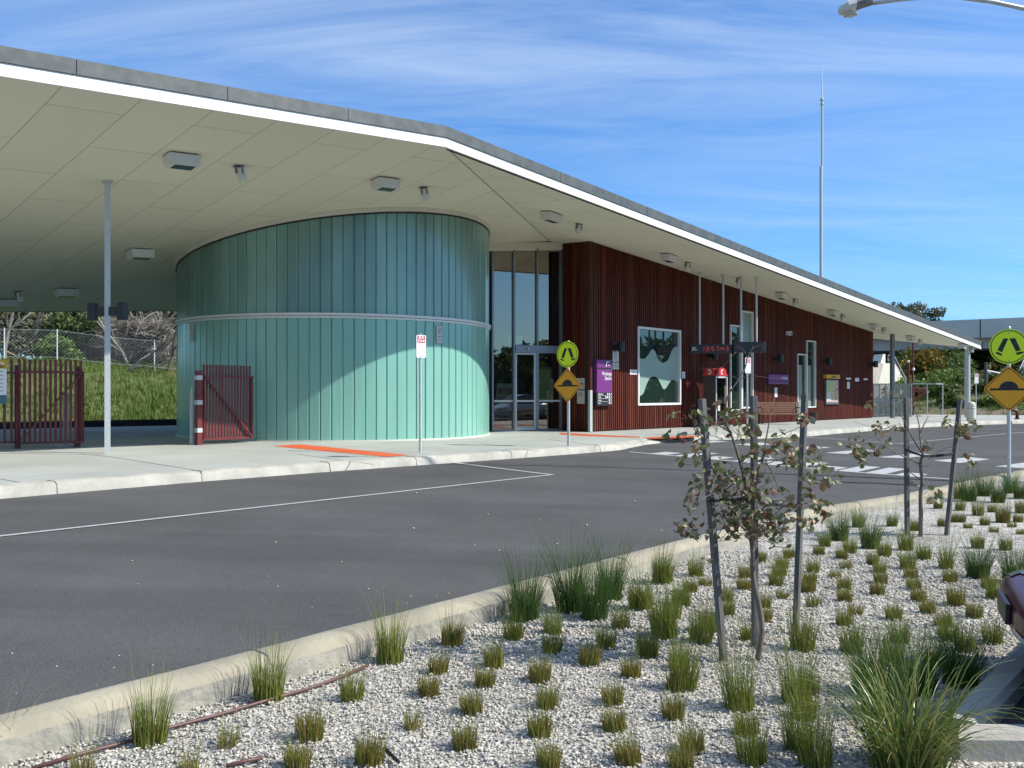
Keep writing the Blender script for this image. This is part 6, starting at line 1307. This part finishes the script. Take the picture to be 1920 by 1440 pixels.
for px, Z, wx, h, n, mat, lab in [(-20,52,3.4,6.4,3600,'fol_olive','olive bushy tree at the left edge beyond the bank'),(70,56,3.0,6.6,4200,'fol_olive','broad dark olive tree beyond the bank, left of the galvanised column'),(135,53,3.2,7.0,4600,'fol_olive','tallest olive tree beyond the bank behind the twin lamp'),(205,57,3.2,6.4,3600,'fol_grey','grey-green tree beyond the bank right behind the galvanised column'),(272,60,3.4,6.6,3000,'fol_olive','olive tree behind the bare trees beside the drum'),(345,58,3.6,6.8,2600,'fol_grey','grey-green tree half hidden by the drum'),(-160,56,4.5,7.0,2600,'fol_olive','olive tree outside the left edge'),(420,62,5,7.5,1800,'fol_green','green tree seen only through the entry hall'),(900,62,5,6,1800,'fol_green','green tree behind the entry hall glass'),(560,64,6,7,1500,'fol_olive','olive tree hidden behind the drum')]:
    p = bank_at(px, Z); tree('bushy_tree', lab, p, h, bushblobs(wx, h, 12), n, .26, mat, .16, group=GT)
def bare_tree(label, px, Z, H, lean, n=26, mat='palebark', r0=.09):
    p = bank_at(px, Z); t = thing('bare_tree', label, 'tree', p, 'bare grey trees on the bank'); b = MB()
    def grow(o, d, L, r, lev):
        q = [o]; dd = d.copy()
        for k in range(3): dd = (dd+Vector((random.gauss(0,.16), random.gauss(0,.16), random.gauss(.02,.12)))).normalized(); q.append(q[-1]+dd*L/3)
        b.tube(q, [r, r*.85, r*.7, r*.5], 6 if lev < 2 else 4, cap=False)
        if lev < 3:
            for _ in range(3 if lev else 4):
                e = (dd+Vector((random.gauss(0,.65), random.gauss(0,.65), random.gauss(.1,.45)))).normalized(); grow(q[random.choice((1,2,3))], e, L*random.uniform(.5,.75), r*.45, lev+1)
    grow(p-UP*.3, Vector(lean).normalized(), H*.5, r0, 0); b.build('trunk', mat, t); return t
bare_tree('pale bare trunk rising at the left edge behind the information board', 8, 44, 6.0, (.02,0,1), r0=.13)
bare_tree('bare spreading tree leaning left, next to the drum', 246, 46, 6.2, (-.25,0,1)); bare_tree('pale bare tree between the column and the drum', 268, 47.5, 6.4, (-.1,0,1), r0=.11); bare_tree('forked bare tree touching the left side of the drum', 312, 45.5, 6.2, (-.1,0,1), mat='bark', r0=.12); bare_tree('many-branched bare tree behind the drum edge', 322, 48, 6.8, (-.15,0,1), r0=.1); bare_tree('fallen-looking bare limbs low beside the column', 232, 44, 3.4, (.7,0,.6)); bare_tree('thin bare tree behind the left gate', 40, 47, 5.0, (.3,0,1), r0=.07)
# bramble thickets and shrubs along the top of the bank
for i, (px, Z, wx, h, mat, lab) in enumerate([(30,47,2.0,2.6,'fol_grey','dark grey-green thicket behind the chain-link fence at the left'),(80,48,1.8,2.8,'fol_grey','grey thicket behind the left fence post'),(150,48,1.8,2.6,'fol_green','green shrub behind the fence, right of the left gate'),(120,46,1.4,1.5,'fol_bright','low bright shrub at the foot of the fence'),(225,48,1.6,2.6,'brambles','grey tangled bramble between column and bare trees'),(262,47,1.6,2.4,'brambles','grey tangled bramble under the bare trees'),(295,47.5,1.5,2.2,'brambles','grey bramble next to the drum'),(190,49,1.7,2.2,'brambles','grey bramble behind the galvanised column')]):
    p = bank_at(px, Z); tree('thicket', lab, p, h, bushblobs(wx, h, 8), 1500 if mat != 'brambles' else 2600, .13, mat, .04, 'shrub', 'thickets along the bank fence')
# chain-link fence on the bank
t = thing('chain_link_fence', 'chain-link fence with thin pale posts along the grassy bank', 'fence', bank_at(160, 43)); fp_ = []
for px in (-150, 8, 107, 200, 289.5, 400): fp_.append(bank_at(px, {-150:40.5,8:42,107:43,200:44,289.5:45,400:46}[px]))
for p in fp_: b = MB(); b.cyl(p-UP*.3, p+UP*1.55, .028, 8); b.build('fence_post', 'aluwhite', t)
b = MB()
for p, q in zip(fp_[:-1], fp_[1:]):
    for z in (.25, 1.5): b.tube([p+UP*z, q+UP*z], .008, 4)
    n = int((q-p).length/.16)
    for i in range(-8, n):
        a_, c_ = p+(q-p)*max(0,i/n), p+(q-p)*min(1,(i+8)/n); za = .2+ (0 if i >= 0 else 1.3*(-i/8)); zc = .2+1.3*(1 if i+8 <= n else (n-i)/8)
        if abs(zc-za) < .03: continue
        b.bar(a_+UP*za, c_+UP*zc, .0036, .0036); b.bar(Vector((a_.x,a_.y,a_.z+1.7-za)), Vector((c_.x,c_.y,c_.z+1.7-zc)), .0036, .0036)
b.build('wire_mesh', 'galv', t)
# grass on the bank
def grassfield(name, pts_, h, label, mat='grass', w_=.03, n_per=9):
    n = len(pts_)*n_per; P = np.repeat(np.array(pts_), n_per, 0); V, Q = blades(n, h, .22, .7, w_, 2, .3, hv=.7); V = V.reshape(n,-1,3)+P[:,None,:]; ob = npmesh(name, V.reshape(-1,3), Q, mat); struct(ob, 'stuff'); return tag(ob, label, 'grass')
pg = []
for _ in range(9000):
    u, q = random.uniform(-14, 19), random.uniform(18.5, 34); w0 = K+E2*u+P2*q; pg.append((w0.x, w0.y, bankh(u, q)-.02))
grassfield('long_grass', pg, .30, 'long green grass on the bank beyond the platform')
pg = [((K+E2*u+P2*q).x, (K+E2*u+P2*q).y, bankh(u,q)-.02) for u, q in ((random.gauss(7,4), random.gauss(25,1.6)) for _ in range(700))]; grassfield('tall_weeds', pg, .55, 'lusher bright green weeds in the middle of the grassy bank', 'fol_bright', .05, 9)
# hillside planting on the right
def hill_at(px, Z): x = (px-CX)/F*Z; return Vector((x, Z, hillh(x, Z)))
pg = []
for _ in range(5200): x, y = random.uniform(17, 48), random.uniform(55, 78); pg.append((x, y, hillh(x, y)-.02))
grassfield('hillside_grass', pg, .34, 'rough tussocky grass over the hillside on the right', 'grass', .05, 7)
HS = 'shrubs growing on the hillside right of the station'
shr = [(1720,60,1.4,1.6,'fol_bright','bright feathery shrub low on the hillside beside the mesh enclosure'),(1745,62,1.6,1.9,'fol_bright','bright feathery shrub in the lower middle of the hillside'),(1770,59,1.1,.9,'fol_green','low green shrub at the foot of the hillside'),(1790,64,1.5,1.8,'fol_bright','light green shrub left of the roof end post'),(1735,70,2.0,2.6,'fol_green','mid green shrub behind the low red gate'),(1765,72,2.2,2.6,'fol_green','mid green shrub above the feathery shrubs'),(1800,74,2.0,2.4,'fol_green','mid green shrub behind the roof end post'),(1775,57,.8,.7,'fol_green','little dark shrub at the footpath edge'),(1850,57.5,1.0,.7,'fol_bright','low grassy shrub right of the bollard'),(1875,57,1.1,.75,'fol_bright','low grassy shrub left of the sign pole'),(1902,58,1.0,.8,'fol_bright','low grassy shrub right of the sign pole'),(1840,63,.8,.7,'fol_green','small round shrub in mid slope right of the post'),(1815,66,.9,.9,'fol_grey','grey shrub in mid slope by the post'),(1870,66,1.1,1.0,'fol_green','small green shrub under the grey hillside post'),(1900,67,1.2,1.3,'fol_green','green shrub beside the hillside stair'),(1795,56.5,.7,.55,'fol_green','tiny shrub by the sandy verge')]
for px, Z, wx, h, mat, lab in shr: p = hill_at(px, Z); tree('shrub', lab, p, h, bushblobs(wx, h, 8), int(500+420*wx), .11, mat, .04, 'shrub', HS, limbs=2)
wattle = [(1716,62.5,1.5,3.0),(1738,64,1.7,3.2)]
for i, (px, Z, wx, h) in enumerate(wattle):
    p = hill_at(px, Z); bl = bushblobs(wx, h, 10); t = tree('wattle', ['golden flowering wattle beside the slender red pole','golden flowering wattle right of the slender red pole'][i], p, h, bl, 1500, .15, 'fol_green', .1, group='golden wattles under the overpass')
    V, Q = foliage(500, [(x,y-.3,z+.4,rx,ry,rz,1) for x,y,z,rx,ry,rz,_ in bl[:5]], .15); npmesh('blossom', V, Q, 'fol_gold', t)
GF = 'dark trees under and behind the overpass'
for px, Z, wx, h, mat, n, lab in [(1655,88,3,6.5,'fol_green',1500,'dark green tree behind the ramp wall'),(1700,92,4,7.5,'fol_olive',2400,'olive tree behind the red poles'),(1765,94,4,7.0,'fol_grey',2600,'grey-green tree under the overpass left of the roof tip'),(1800,90,3.5,6.0,'fol_olive',2400,'olive tree behind the roof end post'),(1838,94,4,6.6,'fol_grey',2600,'grey-green tree under the overpass left of the round sign'),(1880,92,4,6.4,'fol_olive',2400,'olive tree behind the round yellow sign'),(1930,94,4,6.6,'fol_grey',2000,'grey-green tree at the right edge under the overpass'),(1745,84,2.6,4.4,'fol_green',1500,'green bushy tree above the wattles'),(1820,84,2.6,3.6,'fol_green',1500,'green bushy tree above the hillside post'),(1995,92,5,7,'fol_olive',1500,'olive tree outside the right edge')]:
    p = hill_at(px, Z); h = min(h, (CAMZ+.062*Z-p.z)/1.12); tree('far_tree', lab, p, h, bushblobs(wx, h, 11), n, .30, mat, .16, group=GF)
for px, py, Z, wx, lab in [(1680,588,108,2.2,'pale gum crown on the left, just above the roof edge'),(1700,583,110,3.2,'largest pale gum crown above the roof edge'),(1743,590,112,2.2,'separate pale gum crown left of the overpass end')]:
    c = at(px, py, Z); base = Vector((c.x, c.y, 1.5)); H = c.z-1.5+1.0; bl = [(random.uniform(-.6,.6)*wx, random.uniform(-.5,.5)*wx, c.z-1.5+random.uniform(-1.0,.6), wx*random.uniform(.3,.45), wx*.4, random.uniform(.35,.6), 1) for _ in range(8)]
    tree('gum_tree', lab, base, H, bl, 700, .20, 'fol_grey', .16, group='gum crowns showing above the roof', limbs=6)
# woodland behind the viewpoint (it is mirrored in the windows)
V, Q = foliage(46000, [(random.uniform(-60,70), random.uniform(-46,-38), random.uniform(.5,5.5), random.uniform(3,6), 3, random.uniform(2,3), 1) for _ in range(60)]+[(random.uniform(62,74), random.uniform(-36,92), random.uniform(.5,6.0), 3, random.uniform(4,7), random.uniform(2,3.2), 1) for _ in range(64)], .62); wd_ = npmesh('woodland', V, Q, 'fol_green'); struct(wd_, 'stuff'); tag(wd_, 'belt of green trees across the car park, mirrored in the windows', 'woodland')
